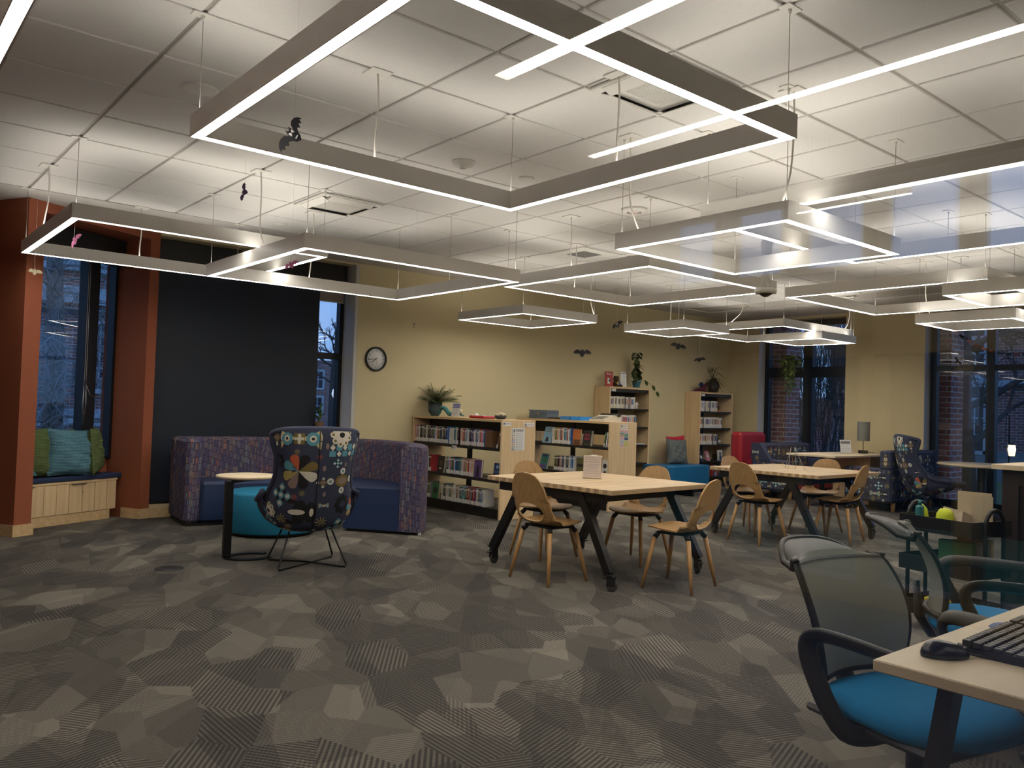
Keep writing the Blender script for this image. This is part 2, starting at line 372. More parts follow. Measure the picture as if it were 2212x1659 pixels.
# back wall with the shaded window bay
g = G(); g.box(5.136, 13.4, YW, 9.65, 0, H); g.box(2.69, 5.136, YW, 9.65, 3.065, H); g.box(2.69, 5.136, YW, 9.65, 0, .12)
struct(g.build('wall_back', M_yel))
struct(G().box(5.086, 5.135, YW + .001, 9.58, .12, 3.065).build('trim_1', M_grey))
g = G(); g.box(13.1, 13.5, 8.62, YW, 0, H); g.box(13.1, 13.5, 5.65, 6.94, 0, H); g.box(13.1, 13.5, 6.94, 8.62, 3.04, H); g.box(13.1, 13.5, .3, 5.65, 3.0, H); g.box(13.1, 13.5, GY, 1.2, 0, H)
struct(g.build('wall_right', M_yel))
g = G(); g.box(13.101, 13.42, 8.612, 8.619, 0, 3.04); g.box(13.101, 13.42, 5.641, 5.649, 0, 3.0)
struct(g.build('trim_2', M_grey))
# left side: terracotta reveals of the angled bay
A = math.radians(28); PR = (2.579, 9.209); BM = FM((PR[0], PR[1], 0), (math.cos(A), math.sin(A), 0), (-math.sin(A), math.cos(A), 0))
def bp(a, b): p = BM @ Vector((a, b, 0)); return (p.x, p.y)
g = G()
g.prism([bp(-1.43, -.01), bp(-1.262, -.013), bp(-1.262, .62), bp(-1.43, .62)], 0, H)
g.prism([bp(-.002, 0), (2.69, YW + .01), (2.69, 9.72), bp(0, .62)], 0, H)
g.prism([bp(-1.262, -.01), bp(0, 0), bp(0, .1), bp(-1.262, .09)], 2.99, H)
g.prism([bp(-1.262, .50), bp(0, .50), bp(0, .62), bp(-1.262, .62)], 0, .62)
g.prism([bp(-1.262, .1), bp(0, .1), bp(0, .62), bp(-1.262, .62)], 3.0, H)
struct(g.build('wall_left', M_red))
g = G(); g.box(-2.4, -2.2, GY, 9.4, 0, H); g.box(-2.4, 1.0, YW, 9.5, 0, H); struct(g.build('wall_left', M_red))
# oak baseboards
g = G(); g.prism([bp(-1.447, -.024), bp(-1.245, -.027), bp(-1.245, .12), bp(-1.259, .12), bp(-1.259, -.0131), bp(-1.433, -.0101), bp(-1.433, .3), bp(-1.447, .3)], 0, .105)
g.prism([bp(-.016, .25), bp(-.016, -.016), (2.69, YW - .016), (2.69, YW - .002), (2.578, 9.205), bp(-.003, .25)], 0, .105); g.box(2.69, 5.13, YW - .015, YW - .001, 0, .11)
struct(g.build('baseboard_left', M_mapleh))
struct(G().box(5.14, 13.09, YW - .015, YW - .001, 0, .1).build('baseboard_back', M_mapleh))
struct(G().box(13.085, 13.099, 5.66, 6.93, 0, .1).build('baseboard_right', M_mapleh))
# windows
def window(name, M, x0, x1, z0, z1, vm=(), hm=(), fw=.06, mw=.08, d=.1, mi=None, hw=None):
    """frame in local x-z plane of matrix M; vm/hm list of (centre, width)"""
    r = bpy.data.objects.new(name, None); C.objects.link(r); r['kind'] = 'structure'
    g = G(); g.box(x0, x0 + fw, 0, d, z0, z1, M=M); g.box(x1 - fw, x1, 0, d, z0, z1, M=M); g.box(x0 + fw, x1 - fw, 0, d, z0, z0 + fw, M=M); g.box(x0 + fw, x1 - fw, 0, d, z1 - (hw or fw), z1, M=M)
    for c, w_ in vm: g.box(c - w_ / 2, c + w_ / 2, -.01, d + .01, z0 + fw, z1 - fw, M=M)
    for c, w_ in hm: g.box(x0 + fw, x1 - fw, -.004, d + .004, c - w_ / 2, c + w_ / 2, M=M)
    g.build('window_frame', M_frame, r)
    G().box(x0 + .02, x1 - .02, d * .45, d * .55, z0 + .02, z1 - .02, M=M).build('window_pane', M_wpane, r)
    return r
w1 = window('window_1', BM @ Matrix.Translation((0, .44, 0)), -1.258, -.004, .62, 2.98, vm=[(-.325, .15)], fw=.035)
w2 = window('window_2', FM((0, 9.55, 0), (1, 0, 0), (0, 1, 0)), 2.70, 5.084, .12, 3.06, vm=[(3.9, .08), (4.63, .1)], hm=[(1.9, .08)], fw=.05)
w3 = window('window_3', FM((13.3, 0, 0), (0, -1, 0), (1, 0, 0)), -8.615, -6.945, .05, 3.035, vm=[(-7.74, .17)], hm=[(2.105, .185)], fw=.09, hw=.1)
w4 = window('window_4', FM((13.3, 0, 0), (0, -1, 0), (1, 0, 0)), -5.635, -1.22, .02, 2.995, vm=[(-4.765, .12), (-3.4, .12)], hm=[(2.14, .08)], fw=.09, hw=.1)
struct(G().box(13.1, 13.3, 5.66 - .02, 1.21, -.002, .02).build('trim_3', M_frame))
# glazed partition the photograph is taken through
r = bpy.data.objects.new('window_5', None); C.objects.link(r); r['kind'] = 'structure'
G().box(-1.5, 3.9, GY - .006, GY + .006, .02, H - .02).build('window_pane', M_pane, r)
G().box(-1.56, -1.5, GY - .03, GY + .03, .02, H, b=0).box(3.9, 3.96, GY - .03, GY + .03, .02, H).box(-1.56, 3.96, GY - .03, GY + .03, 0, .02).box(-1.56, 3.96, GY - .03, GY + .03, H - .02, H - .001).build('window_frame', M_frame, r)
g = G(); g.box(-3.2, -1.56, GY - .06, GY + .06, 0, H); g.box(3.96, 13.1, GY - .06, GY + .06, 0, H); struct(g.build('wall_front', paint('hall_wall_paint', (176, 160, 128))))
# corridor behind the camera (it shows up as reflections in the partition)
g = G(); hx = 5.65
ys = [.18, -.5, -1.1, -1.78, -2.43, -3.08, -3.72, -4.37]
g.box(hx, hx + .25, -9, GY, 3.03, H); g.box(hx, hx + .25, -9, GY, 1.77, 2.43); g.box(hx, hx + .25, -9, GY, 0, .15); g.box(hx, hx + .25, -9, ys[-1], .15, 3.03)
for y in ys[:-1]: g.box(hx, hx + .25, y - .1 - (0 if y < 0 else 0), y, .15, 3.03)
g.box(-3.3, -3.2, -9, GY, 0, H); g.box(-3.3, hx + .25, -9.1, -9, 0, H)
struct(g.build('wall_hall', paint('hall_wall_paint', (176, 160, 128))))
g = G()
for a, b in zip(ys, ys[1:]): g.box(hx + .1, hx + .11, b, a - .1, .15, 1.77); g.box(hx + .1, hx + .11, b, a - .1, 2.43, 3.03)
r = bpy.data.objects.new('window_6', None); C.objects.link(r); r['kind'] = 'structure'; g.build('window_pane', M_wpane, r)
for k, (x, ya, yb_, hw) in enumerate([(1.965, -2.11, -.75, .035), (2.93, -2.57, -.35, .025), (4.5, -2.29, -.8, .022), (4.67, -2.45, -1.75, .014), (-1.9, -3.6, -.8, .035), (-.6, -4.8, -2.2, .035)]):  # the last two lamps are unseen, added to brighten the desk
    t = thing('linear_light', ['wide linear pendant lamp in the hall behind the glass wall, a reflected streak', 'long linear pendant lamp in the hall reflected across the large square lamp', 'linear pendant lamp in the hall reflected over the corner square lamp', 'thin short linear lamp in the hall, the lower right reflected streak', 'unseen linear lamp added behind the camera at far left to brighten the desk', 'unseen linear lamp added straight behind the camera to brighten the desk'][k], 'lamp', (x, (ya + yb_) / 2, 2.6))
    l2 = (yb_ - ya) / 2
    G().box(-hw, hw, -l2, l2, .004, .08).build('housing', M_alu, t); G().box(-hw + .003, hw - .003, -l2 + .004, l2 - .004, 0, .0035).build('diffuser', M_hall, t)
    G().tube([(0, -l2 * .8, .08), (0, -l2 * .8, H - 2.6)], .002, 5).build('suspension_wire', M_chrome, t); G().tube([(0, l2 * .8, .08), (0, l2 * .8, H - 2.6)], .002, 5).build('suspension_wire', M_chrome, t)
# ================================================================ PENDANT FRAMES
M_wire = plain('steel_wire', (150, 148, 144), .4, .6); M_cord = plain('white_cord', (214, 210, 202), .5)
def pendant(x0, x1, y0, y1, z, label, group, anchors, cords=(), plates=None):
    """square ring of light: bottom face z, side height .105, profile width .055"""
    cx, cy = (x0 + x1) / 2, (y0 + y1) / 2; t = thing('pendant_light', label, 'pendant lamp', (cx, cy, z), 0, group)
    X0, X1, Y0, Y1 = x0 - cx, x1 - cx, y0 - cy, y1 - cy; W = .056; hh = .105; e = .0045
    def ring(g, a, b, z0, z1):
        for (xa, xb, ya, yb_) in ((X0 + a, X1 - a, Y0 + a, Y0 + b), (X0 + a, X1 - a, Y1 - b, Y1 - a), (X0 + a, X0 + b, Y0 + b, Y1 - b), (X1 - b, X1 - a, Y0 + b, Y1 - b)): g.box(xa, xb, ya, yb_, z0, z1)
    g = G(); ring(g, 0, e, 0, hh); ring(g, W - e, W, 0, hh); ring(g, e, W - e, .012, .095); g.build('housing', M_alu, t)
    g = G(); ring(g, e, W - e, .002, .011); g.build('diffuser', M_down, t)
    g = G(); ring(g, e + .004, W - e - .004, .096, .101); g.build('uplight', M_up, t)
    top = H - z
    for ax, ay in anchors:
        px, py = min(max(ax - cx, X0 + W / 2), X1 - W / 2), min(max(ay - cy, Y0 + W / 2), Y1 - W / 2)
        if min(abs(px - X0), abs(px - X1), abs(py - Y0), abs(py - Y1)) > W:
            d = {0: abs(px - X0), 1: abs(px - X1), 2: abs(py - Y0), 3: abs(py - Y1)}; k = min(d, key=d.get)
            if k == 0: px = X0 + W / 2
            elif k == 1: px = X1 - W / 2
            elif k == 2: py = Y0 + W / 2
            else: py = Y1 - W / 2
        G().tube([(px, py, .1), (px, py, top - .03)], .0017, 5).build('suspension_wire', M_wire, t)
        G().box(px - .05, px + .05, py - .03, py + .03, top - .006, top - .0005).tube([(px, py, top - .006), (px, py, top - .03)], [.009, .004], 8).build('canopy', M_white, t)
    for ax, ay, bx, by in cords:
        px, py, qx, qy = ax - cx, ay - cy, bx - cx, by - cy
        pts = [(px, py, top - .004), (px + .01, py, top * .8), (px + .012, py + .006, top * .55), (px + (qx - px) * .15, py + (qy - py) * .15, top * .38), (px + (qx - px) * .6, py + (qy - py) * .6, .1 + (top - .1) * .12), (qx, qy, .1)]
        sm = [pts[0]]
        for a_, b_ in zip(pts, pts[1:]):
            for k in (1, 2, 3, 4): sm.append(tuple(a_[i] + (b_[i] - a_[i]) * k / 4 for i in range(3)))
        for _ in range(3): sm = [sm[0]] + [tuple((sm[i - 1][j] + 2 * sm[i][j] + sm[i + 1][j]) / 4 for j in range(3)) for i in range(1, len(sm) - 1)] + [sm[-1]]
        G().tube(sm, .0055, 8).build('power_cord', M_cord, t, 'white cable')
        G().box(px - .062, px + .062, py - .062, py + .062, top - .008, top - .0005, b=.003).build('canopy', M_white, t)
    return t
corners = lambda x0, x1, y0, y1: [(x0 + .03, y0 + .03), (x1 - .03, y0 + .03), (x0 + .03, y1 - .03), (x1 - .03, y1 - .03)]
def P(x0, x1, y0, y1, z, label, cords=(), extra=()):
    x0, x1, y0, y1 = [q * K for q in (x0, x1, y0, y1)]; z = 1.31 + (z - 1.31) * K; cords = [[v * K for v in c] for c in cords]; extra = [[v * K for v in c] for c in extra]
    pendant(x0, x1, y0, y1, z, label, 'square ring pendant lamps', corners(x0, x1, y0, y1) + list(extra), cords)
P(1.205, 3.112, 1.885, 3.79, 2.495, 'largest and nearest square ring lamp, filling the top of the photo', [(2.149, 3.763, 2.149, 3.763), (3.08, 2.9, 3.08, 2.9)])
P(-1.47, .425, 1.885, 3.79, 2.495, 'square ring lamp whose one bright edge cuts the top left corner of the photo')
P(1.20, 3.10, 6.13, 8.05, 2.5, 'square ring lamp farthest left, in front of the terracotta window bay', [(1.219, 7.105, 1.23, 7.3), (2.147, 8.063 - .04, 2.147, 8.02)])
P(2.43, 4.36, 5.16, 7.05, 2.354, 'square ring lamp below the large one, overlapping the leftmost lamp and the dark shade', [(2.46, 6.026, 2.46, 5.9), (3.366, 6.98, 3.366, 7.02), ], [(4.306, 6.10)])
P(5.05, 6.90, 4.36, 6.23, 2.497, 'square ring lamp above the two low bookcases, joined corner to corner with its left neighbour', [(5.994, 6.19, 5.994, 6.2), (5.08, 5.321, 5.08, 5.3)])
P(3.81, 5.09, 2.35, 3.58, 2.343, 'mid-size square ring lamp right of centre, overlaid by blue window reflections', [(3.84, 3.5, 3.9, 3.45), (3.9, 2.387, 3.86, 2.42)])
P(4.1, 6.0, 1.24, 3.135, 2.5, 'square ring lamp at the right edge, higher and partly behind the mid-size ring', [(5.9, 1.9, 5.97, 1.95)])
P(7.32, 9.17, 2.66, 4.53, 2.505, 'long square ring lamp at right with its left corner beside the ceiling camera', [(9.14, 3.583, 9.14, 3.6), (8.2, 4.48, 8.2, 4.5)])
P(7.03, 7.98, 1.95, 2.9, 2.352, 'small square ring lamp farthest right, close under the long one at the edge')
P(8.98, 9.95, 3.0, 3.98, 2.36, 'small square ring lamp at right, the paper chain starts under its corner', [(9.2, 3.97, 9.3, 3.95)])
P(6.07, 7.30, 7.12, 8.38, 2.40, 'small square ring lamp hanging alone before the plain yellow wall above the low bookcases', [(7.2, 7.16, 7.27, 7.15)])
P(7.93, 8.86, 6.27, 7.25, 2.352, 'small square ring lamp with the winking bat at its left corner', [(8.836, 7.22, 8.84, 7.22)])
P(9.6, 11.43, 5.94, 7.75, 2.5, 'square ring lamp at the back right, partly hidden by two small rings', [(9.62, 6.6, 9.63, 6.8)])
P(10.3, 11.24, 5.8, 6.75, 2.385, 'small square ring lamp just above the hanging plant window', [(11.22, 5.9, 11.22, 6.1)])
# ================================================================ CEILING FITTINGS
def on_ceiling(name, label, cat, x, y): return thing(name, label, cat, (x * K, y * K, H))
def cassette(x, y, label):
    t = on_ceiling('air_conditioner', label, 'air vent', x, y); s = .29
    g = G()
    g.box(-s, s, -s, s, -.022, -.001, b=.006); g.build('panel', M_white, t)
    for k in range(4):
        M = Matrix.Rotation(k * PI / 2, 4, 'Z'); G().box(-s * .75, s * .75, s * .76, s * .93, -.0235, -.0222, M=M).build('air_slot', M_blk, t, 'dark slot'); 
        G().add([(-s * .74, s * .93, -.024), (s * .74, s * .93, -.024), (s * .72, s * .70, -.052), (-s * .72, s * .70, -.052), (-s * .74, s * .93, -.020), (s * .74, s * .93, -.020), (s * .72, s * .70, -.047), (-s * .72, s * .70, -.047)], [(0, 1, 2, 3), (7, 6, 5, 4), (0, 4, 5, 1), (1, 5, 6, 2), (2, 6, 7, 3), (3, 7, 4, 0)], M=M).build('louvre', M_white, t)
    g = G(); q = s * .52; n = 22
    g.box(-q, q, -q, q, -.0245, -.0225, 1)
    for i in range(n + 1):
        c = -q + 2 * q * i / n; g.box(c - .0035, c + .0035, -q, q, -.028, -.0246); g.box(-q, q, c - .0035, c + .0035, -.0285, -.0247)
    g.build('intake_grille', [M_white, M_blk], t)
cassette(3.365, 2.83, 'ceiling air conditioner cassette nearest the camera, seen through the largest square lamp')
cassette(3.365, 6.49, 'ceiling air conditioner cassette above the left square lamps with one louvre hanging open')
t = on_ceiling('ceiling_vent', 'square grey perforated return grille in the ceiling before the yellow wall', 'air vent', 6.41, 6.49)
G().box(-.29, .29, -.29, .29, -.008, -.001).build('frame', M_white, t); G().box(-.14, .14, -.14, .14, -.011, -.0085).build('grille', plain('grey_grille', (110, 110, 108), .7), t)
t = on_ceiling('ceiling_speaker', 'round flush white speaker in the ceiling left of the largest lamp', 'speaker', 1.535, 4.674)
G().lathe([(.001, -.009), (.085, -.009), (.1, -.004), (.1, -.0005)], 32).build('cover', M_white, t)
for x, y, lb in ((3.993, 4.689, 'small flat white disc sensor on the ceiling beside the fire strobe'), (3.361, 7.681, 'flat white disc sensor on the ceiling farthest back left')):
    tag(G().lathe([(.001, -.014), (.055, -.014), (.062, -.006), (.062, -.0005)], 28).build('smoke_detector', M_white), lb, 'sensor').location = (x * K, y * K, H)
t = on_ceiling('smoke_detector', 'domed white smoke detector on the ceiling under the largest lamp', 'smoke detector', 3.407, 4.708)
G().lathe([(.001, -.05), (.03, -.05), (.035, -.038), (.075, -.03), (.082, -.004), (.082, -.0005)], 28).build('housing', M_white, t); G().lathe([(.001, -.057), (.018, -.055), (.022, -.0505)], 16).build('sensor_cap', M_chrome, t)
t = on_ceiling('fire_strobe', 'white oval ceiling fire strobe lettered FIRE in red', 'fire alarm', 5.263, 4.73)
G().lathe([(.001, -.045), (.06, -.043), (.10, -.022), (.115, -.0005)], 32).build('housing', M_white, t)
a = math.atan2(4.73, 5.263) + PI
for s_ in (-1, 1): G().lathe([(.001, -.052), (.017, -.05), (.02, -.036)], 12).build('strobe_lamp', M_chrome, t).location = (math.cos(a) * .035 - math.sin(a) * s_ * .045, math.sin(a) * .035 + math.cos(a) * s_ * .045, 0)
nv = Vector((-.5 * .743, -.5 * .668, -.87)).normalized(); xd = Vector((.668, -.743, 0)); yd = nv.cross(xd)
g = G().text('FIRE', .03, FM(Vector((math.cos(a) * .045, math.sin(a) * .045, -.047)), xd, yd)); g.build('lettering', plain('red_ink', (200, 60, 40), .7), t)
t = thing('security_camera', 'white pendant dome camera with black lens hanging from the ceiling', 'camera', (6.19, 4.02, 2.36))
G().lathe([(.001, .06), (.09, .055), (.095, .03), (.09, .012), (.062, .008)], 28).build('housing', M_white, t); G().lathe([(.001, -.022), (.02, -.018), (.045, -.002), (.062, .0079), (.001, .0079)], 24).build('lens_dome', plain('smoked_dome', (22, 22, 24), .1), t)
G().lathe([(.035, .0605), (.045, .09), (.032, .16), (.018, .2), (.018, .3)], 16).build('stem', M_white, t); G().lathe([(.03, .3005), (.045, .34), (.05, .46), (.022, .5), (.022, H - 2.36 - .002)], 16).build('mount', M_white, t)
# ---------------------------------------------------------------- paper bats
M_pb = plain('black_card', (26, 26, 34), .85); M_pk = plain('pink_card', (214, 130, 176), .85); M_pp = plain('purple_card', (70, 50, 92), .85); M_pg = plain('beige_card', (176, 168, 140), .85); M_thr = plain('thread', (200, 198, 190), .8)
def bat_outline(w_):
    half = [(0, .30), (.07, .30), (.10, .46), (.16, .28), (.20, .12), (.32, .30), (.52, .34), (.74, .26), (.92, .08), (1.0, -.16), (.88, -.04), (.78, -.20), (.66, -.06), (.54, -.22), (.42, -.06), (.28, -.16), (.18, -.36), (0, -.48)]
    return [(x * w_ / 2, y * w_ / 2) for x, y in half] + [(-x * w_ / 2, y * w_ / 2) for x, y in half[1:-1]][::-1]
def bat(loc, w_, label, mat, heading, roll=0, pitch=0, top=H, fold=.25, face=None):
    t = thing('paper_bat', label, 'decoration', loc, 0, 'paper bats hung on threads')
    M = Matrix.Rotation(heading, 4, 'Z') @ Matrix.Rotation(PI / 2 + pitch, 4, 'X') @ Matrix.Rotation(roll, 4, 'Z')
    o = bat_outline(w_); n = len(o); vs = []
    for zz in (0, .0012):
        for x, y in o: vs.append((x, y, zz + abs(x) * fold))
    g = G(); k = 17  # split along the middle: right half 0..17, left half
    R = list(range(0, 18)); Lh = [17] + list(range(18, n)) + [0]
    fs = [R[::-1], Lh[::-1], [i + n for i in R], [i + n for i in Lh]] + [(i, (i + 1) % n, n + (i + 1) % n, n + i) for i in range(n)]
    g.add(vs, fs, 0, M); g.build('body', mat, t)
    if face:
        q = G()
        for sx in (-1, 1): q.lathe([(.001, .004), (w_ * .05, .004), (w_ * .05, .002)], 12, M=M @ Matrix.Translation((sx * w_ * .06, w_ * .05, w_ * .02)))
        q.box(-w_ * .06, w_ * .06, -w_ * .12, -w_ * .09, w_ * .02, w_ * .02 + .002, M=M); q.build('face', M_paper, t, 'white eyes and smile')
    G().tube([(0, 0, w_ * .12), (0, 0, top - loc[2] - .001)], .0006, 4).build('thread', M_thr, t)
bat((1.45, 3.22, 2.43), .17, 'big black and purple bat hanging inside the largest ring lamp', M_pb, -.9, .9, .3, fold=.5, face=True)
bat((1.30, 6.52, 2.41), .15, 'pink bat turned edge-on hanging in the leftmost ring lamp', M_pk, .9, 1.0, .2)
bat((2.73, 6.02, 2.375), .13, 'pink bat with spread wings hanging in the second ring lamp', M_pk, .0, .55, .2)
bat((2.29, 5.9, 2.84), .14, 'thin dark purple bat hanging edge-on from a lamp canopy', M_pp, -1.15, 1.4, 0)
bat((1.22, 7.5, 2.28), .12, 'beige bat hanging before the terracotta pillar', M_pg, .4, 0, 0)
bat((5.94, 6.0, 1.90), .19, 'black bat hanging alone before the yellow wall over the gap between the low bookcases', M_pb, -.7, 0, 0)
bat((6.45, 6.0, 2.235), .15, 'winking black bat with white eyes at the corner of a small ring lamp', M_pb, -.3, .6, 0, face=True)
bat((6.87, 5.5, 2.02), .17, 'black bat with a white sticker hanging left of the corner of the yellow wall', M_pb, -.9, -.25, .2)
bat((7.89, 6.0, 1.955), .15, 'small black and white bat just above the spiky plant', M_pb, -.5, .2, .5)
bat((4.0, 6.2, 2.02), .08, 'tiny dark bat seen edge-on right of the clock', M_pp, .9, .7, 0)
bat((11.92, 4.7, 2.15), .16, 'small black bat hanging in the right window under the paper chain', M_pb, 1.2, .8, 0)
# ---------------------------------------------------------------- wall clock
t = thing('wall_clock', 'round white wall clock with a black rim on the yellow wall', 'clock', (5.318 * K, YW - .001, 1.884))
M = FM((0, 0, 0), (1, 0, 0), (0, 0, 1)); r_ = .152
G().lathe([(r_ - .012, .002), (r_ - .012, .028), (r_, .03), (r_ + .008, .02), (r_ + .008, .001)], 48, M=M, cap=False).build('rim', M_plas, t)
G().lathe([(.001, .001), (r_ - .0125, .001), (r_ - .0125, .006), (.001, .0062)], 40, M=M).build('dial', M_paper, t)
g = G()
for k in range(12):
    a = PI / 2 - (k + 1) * PI / 6; g.text(str(k + 1), .032, M @ Matrix.Translation((math.cos(a) * r_ * .68, math.sin(a) * r_ * .68, .0072)))
for k in range(60):
    a = k * PI / 30; g.box(-.0008 if k % 5 else -.002, .0008 if k % 5 else .002, r_ * .83, r_ * .88, .0065, .0072, M=M @ Matrix.Rotation(a, 4, 'Z'))
g.build('numerals', M_ink, t)
for nm, a, l_, ww, z_ in (('hour_hand', -(7 + 44 / 60) * PI / 6, .075, .004, .009), ('minute_hand', -44 * PI / 30, .115, .003, .011), ('second_hand', -28 * PI / 30, .10, .0008, .013)):
    G().box(-ww, ww, -.02, l_, z_, z_ + .0014, M=M @ Matrix.Rotation(a, 4, 'Z')).build(nm, M_ink if nm != 'second_hand' else plain('red_ink', (200, 60, 40)), t)
# ---------------------------------------------------------------- roller shades
t = thing('roller_shade', 'very dark navy roller shade drawn right down over the wide window', 'window shade', (3.74, 9.46, 0))
sh = NT('shade_cloth'); sh.p.inputs['Base Color'].default_value = (.020, .028, .044, 1); sh.p.inputs['Roughness'].default_value = .55
tr = sh.n('BsdfTranslucent'); tr.inputs[0].default_value = (.10, .12, .16, 1); tp = sh.n('BsdfTransparent'); tp.inputs[0].default_value = (.9, .95, 1, 1); ms = sh.n('MixShader'); ms.inputs[0].default_value = .4; sh.l(sh.p.outputs[0], ms.inputs[1]); sh.l(tr.outputs[0], ms.inputs[2])
m2 = sh.n('MixShader'); m2.inputs[0].default_value = .018; sh.l(ms.outputs[0], m2.inputs[1]); sh.l(tp.outputs[0], m2.inputs[2]); sh.l(m2.outputs[0], sh.t.nodes['Material Output'].inputs['Surface'])
G().box(-1.04, .955, 0, .003, .12, 2.9).build('shade_cloth', sh.m, t); G().box(-1.035, .95, -.008, .012, .115, .14).build('bottom_bar', M_blk, t); G().box(-1.045, 1.30, -.05, .06, 2.80, 3.05).build('cassette', M_blk, t)
t = thing('roller_shade', 'grey roller shade pulled up in the narrow window left of the clock', 'window shade', (4.88, 9.50, 0))
G().box(-.17, .17, 0, .003, 2.60, 2.79).build('shade_cloth', plain('grey_shade', (150, 142, 138), .8), t); G().box(-.17, .17, -.006, .009, 2.585, 2.6).build('bottom_bar', M_grey, t)
t = thing('roller_shade', 'rolled up black shade over the window seat', 'window shade', (PR[0], PR[1], 0), A)
G().box(-1.25, -.01, .34, .43, 2.70, 2.98).build('cassette', M_blk, t)
G().tube([(-.42, .40, 2.7), (-.42, .39, 1.1)], .002, 5).tube([(-.40, .40, 2.7), (-.40, .39, 1.3)], .002, 5).build('pull_cord', M_cord, t)
G().tube([(-.41, .385, 1.42), (-.36, .37, 1.30), (-.28, .37, 1.27), (-.20, .38, 1.36)], .0035, 6).tube([(-.43, .385, .98), (-.44, .38, 1.2), (-.43, .38, 1.46), (-.41, .38, 1.46), (-.40, .38, 1.2), (-.425, .385, .98)], .004, 6).build('cord_hook', M_chrome, t)
# ================================================================ WINDOW SEAT
t = thing('storage_bench', 'maple storage bench with grooved fronts built into the terracotta window bay', 'bench', (PR[0], PR[1], 0), A)
by0 = .13 + .155
g = G(); g.box(-1.25, -.14, .33, .435, .002, .10).box(-1.25, -.14, .27, .33, .002, .10); g.build('plinth', M_mapleh, t)
g = G(); g.box(-1.255, -.07, .275, .495, .101, .405); g.box(-1.255, -.06, .262, .495, .406, .425); g.build('body', M_maple, t)
xs = [-1.255, -1.225, -1.075, -.925, -.785, -.645, -.49, -.34, -.19, -.075]
for k, (a_, b_) in enumerate([(0, 2), (2, 4), (4, 6), (6, 8)]):
    g = G()
    for i in range(a_, b_): g.box(xs[i] + .0025, xs[i + 1] - .0025, .262, .274, .105, .40, b=.0015)
    d = g.build('door', M_maple, t)
    if k in (0, 2): q = xs[a_ + 1] + .10; G().box(q - .08, q + .09, .245, .2615, .392, .400).build('handle', M_chrome, d); G().lathe([(.001, .006), (.009, .005), (.009, 0)], 14, M=FM((q + .06, .2615, .31), (1, 0, 0), (0, 0, 1))).build('lock', M_chrome, d)
g = G(); g.box(xs[8] + .0025, xs[9], .262, .274, .105, .40); g.build('filler_panel', M_maple, t)
G().box(-1.255, -.01, .255, .495, .427, .478, b=.012).build('seat_cushion', M_navy, t)
def pillow(name, label, cat, w_, h_, d_, mat, loc, rz, tilt=.25, roll=0, group=None, seed=1):
    rnd = random.Random(seed); ph = [rnd.uniform(0, 6) for _ in range(4)]
    def f(s_):
        def fn(u, v):
            a, b = u * 2 - 1, v * 2 - 1
            k = (1 - abs(a) ** 3.2) * (1 - abs(b) ** 3.2); k = max(k, 0) ** .55
            pin = 1 - .07 * (1 - abs(a) ** 2) * abs(b) ** 4 - 0; pin2 = 1 - .07 * (1 - abs(b) ** 2) * abs(a) ** 4
            wr = .010 * math.sin(5 * a + 3 * b + ph[0]) + .007 * math.sin(9 * a - 7 * b + ph[1]) + .004 * math.sin(17 * b + 5 * a + ph[2])
            return (a * w_ / 2 * pin2, s_ * (d_ / 2 * k + wr * k), h_ / 2 + b * h_ / 2 * pin)
        return fn
    M = Matrix.Rotation(rz, 4, 'Z') @ Matrix.Rotation(tilt, 4, 'X') @ Matrix.Translation((0, 0, h_ / 2)) @ Matrix.Rotation(roll, 4, 'Y') @ Matrix.Translation((0, 0, -h_ / 2))
    g = G(); n = 28; uvf = lambda u, v: (u * w_, v * h_)
    g.grid(f(-1), n, n, M=M, uvf=uvf); g.grid(f(1), n, n, M=M, uvf=uvf, flip=True); g.tube([tuple(M @ Vector(f(1)(k / 20, 0))) for k in range(21)] + [tuple(M @ Vector(f(1)(1, k / 20))) for k in range(1, 21)] + [tuple(M @ Vector(f(1)(1 - k / 20, 1))) for k in range(1, 21)] + [tuple(M @ Vector(f(1)(0, 1 - k / 20))) for k in range(1, 21)], .004, 6)
    o = tag(g.build(name, mat), label, cat, group); o.location = loc; return o
M_gp = cloth('green_waffle', (88, 104, 64), 60, .95, .3, ridges=420); M_bp = cloth('blue_waffle', (84, 126, 142), 60, .95, .25, ridges=420); M_gy = cloth('grey_linen', (92, 98, 98), 90, .95, .3); M_rp = cloth('red_linen', (176, 44, 60), 90, .95, .2)
def bq(a, b, z): p = BM @ Vector((a, b, z)); return tuple(p)
pillow('throw_pillow', 'green waffle pillow at the left end of the window seat behind the blue one', 'pillow', .56, .48, .16, M_gp, bq(-1.02, .35, .482), A + .1, -.12, 0, 'window seat pillows', 3)
pillow('throw_pillow', 'big blue-grey waffle pillow in the middle of the window seat', 'pillow', .50, .47, .17, M_bp, bq(-.60, .285, .482), A - .1, -.14, .05, 'window seat pillows', 5)
pillow('throw_pillow', 'green waffle pillow turned edge-on at the right end of the window seat', 'pillow', .46, .48, .15, M_gp, bq(-.27, .34, .482), A + .75, -.1, 0, 'window seat pillows', 8)
pillow('throw_pillow', 'small blue pillow lying flat at the far left of the window seat', 'pillow', .32, .30, .10, M_bp, bq(-1.14, .27, .53), A, -1.15, .3, 'window seat pillows', 9)
pillow('throw_pillow', 'pale green pillow standing against the window at the back of the window seat', 'pillow', .50, .46, .12, M_gp, bq(-.74, .44 - .03, .482), A, -.03, 0, 'window seat pillows', 12)
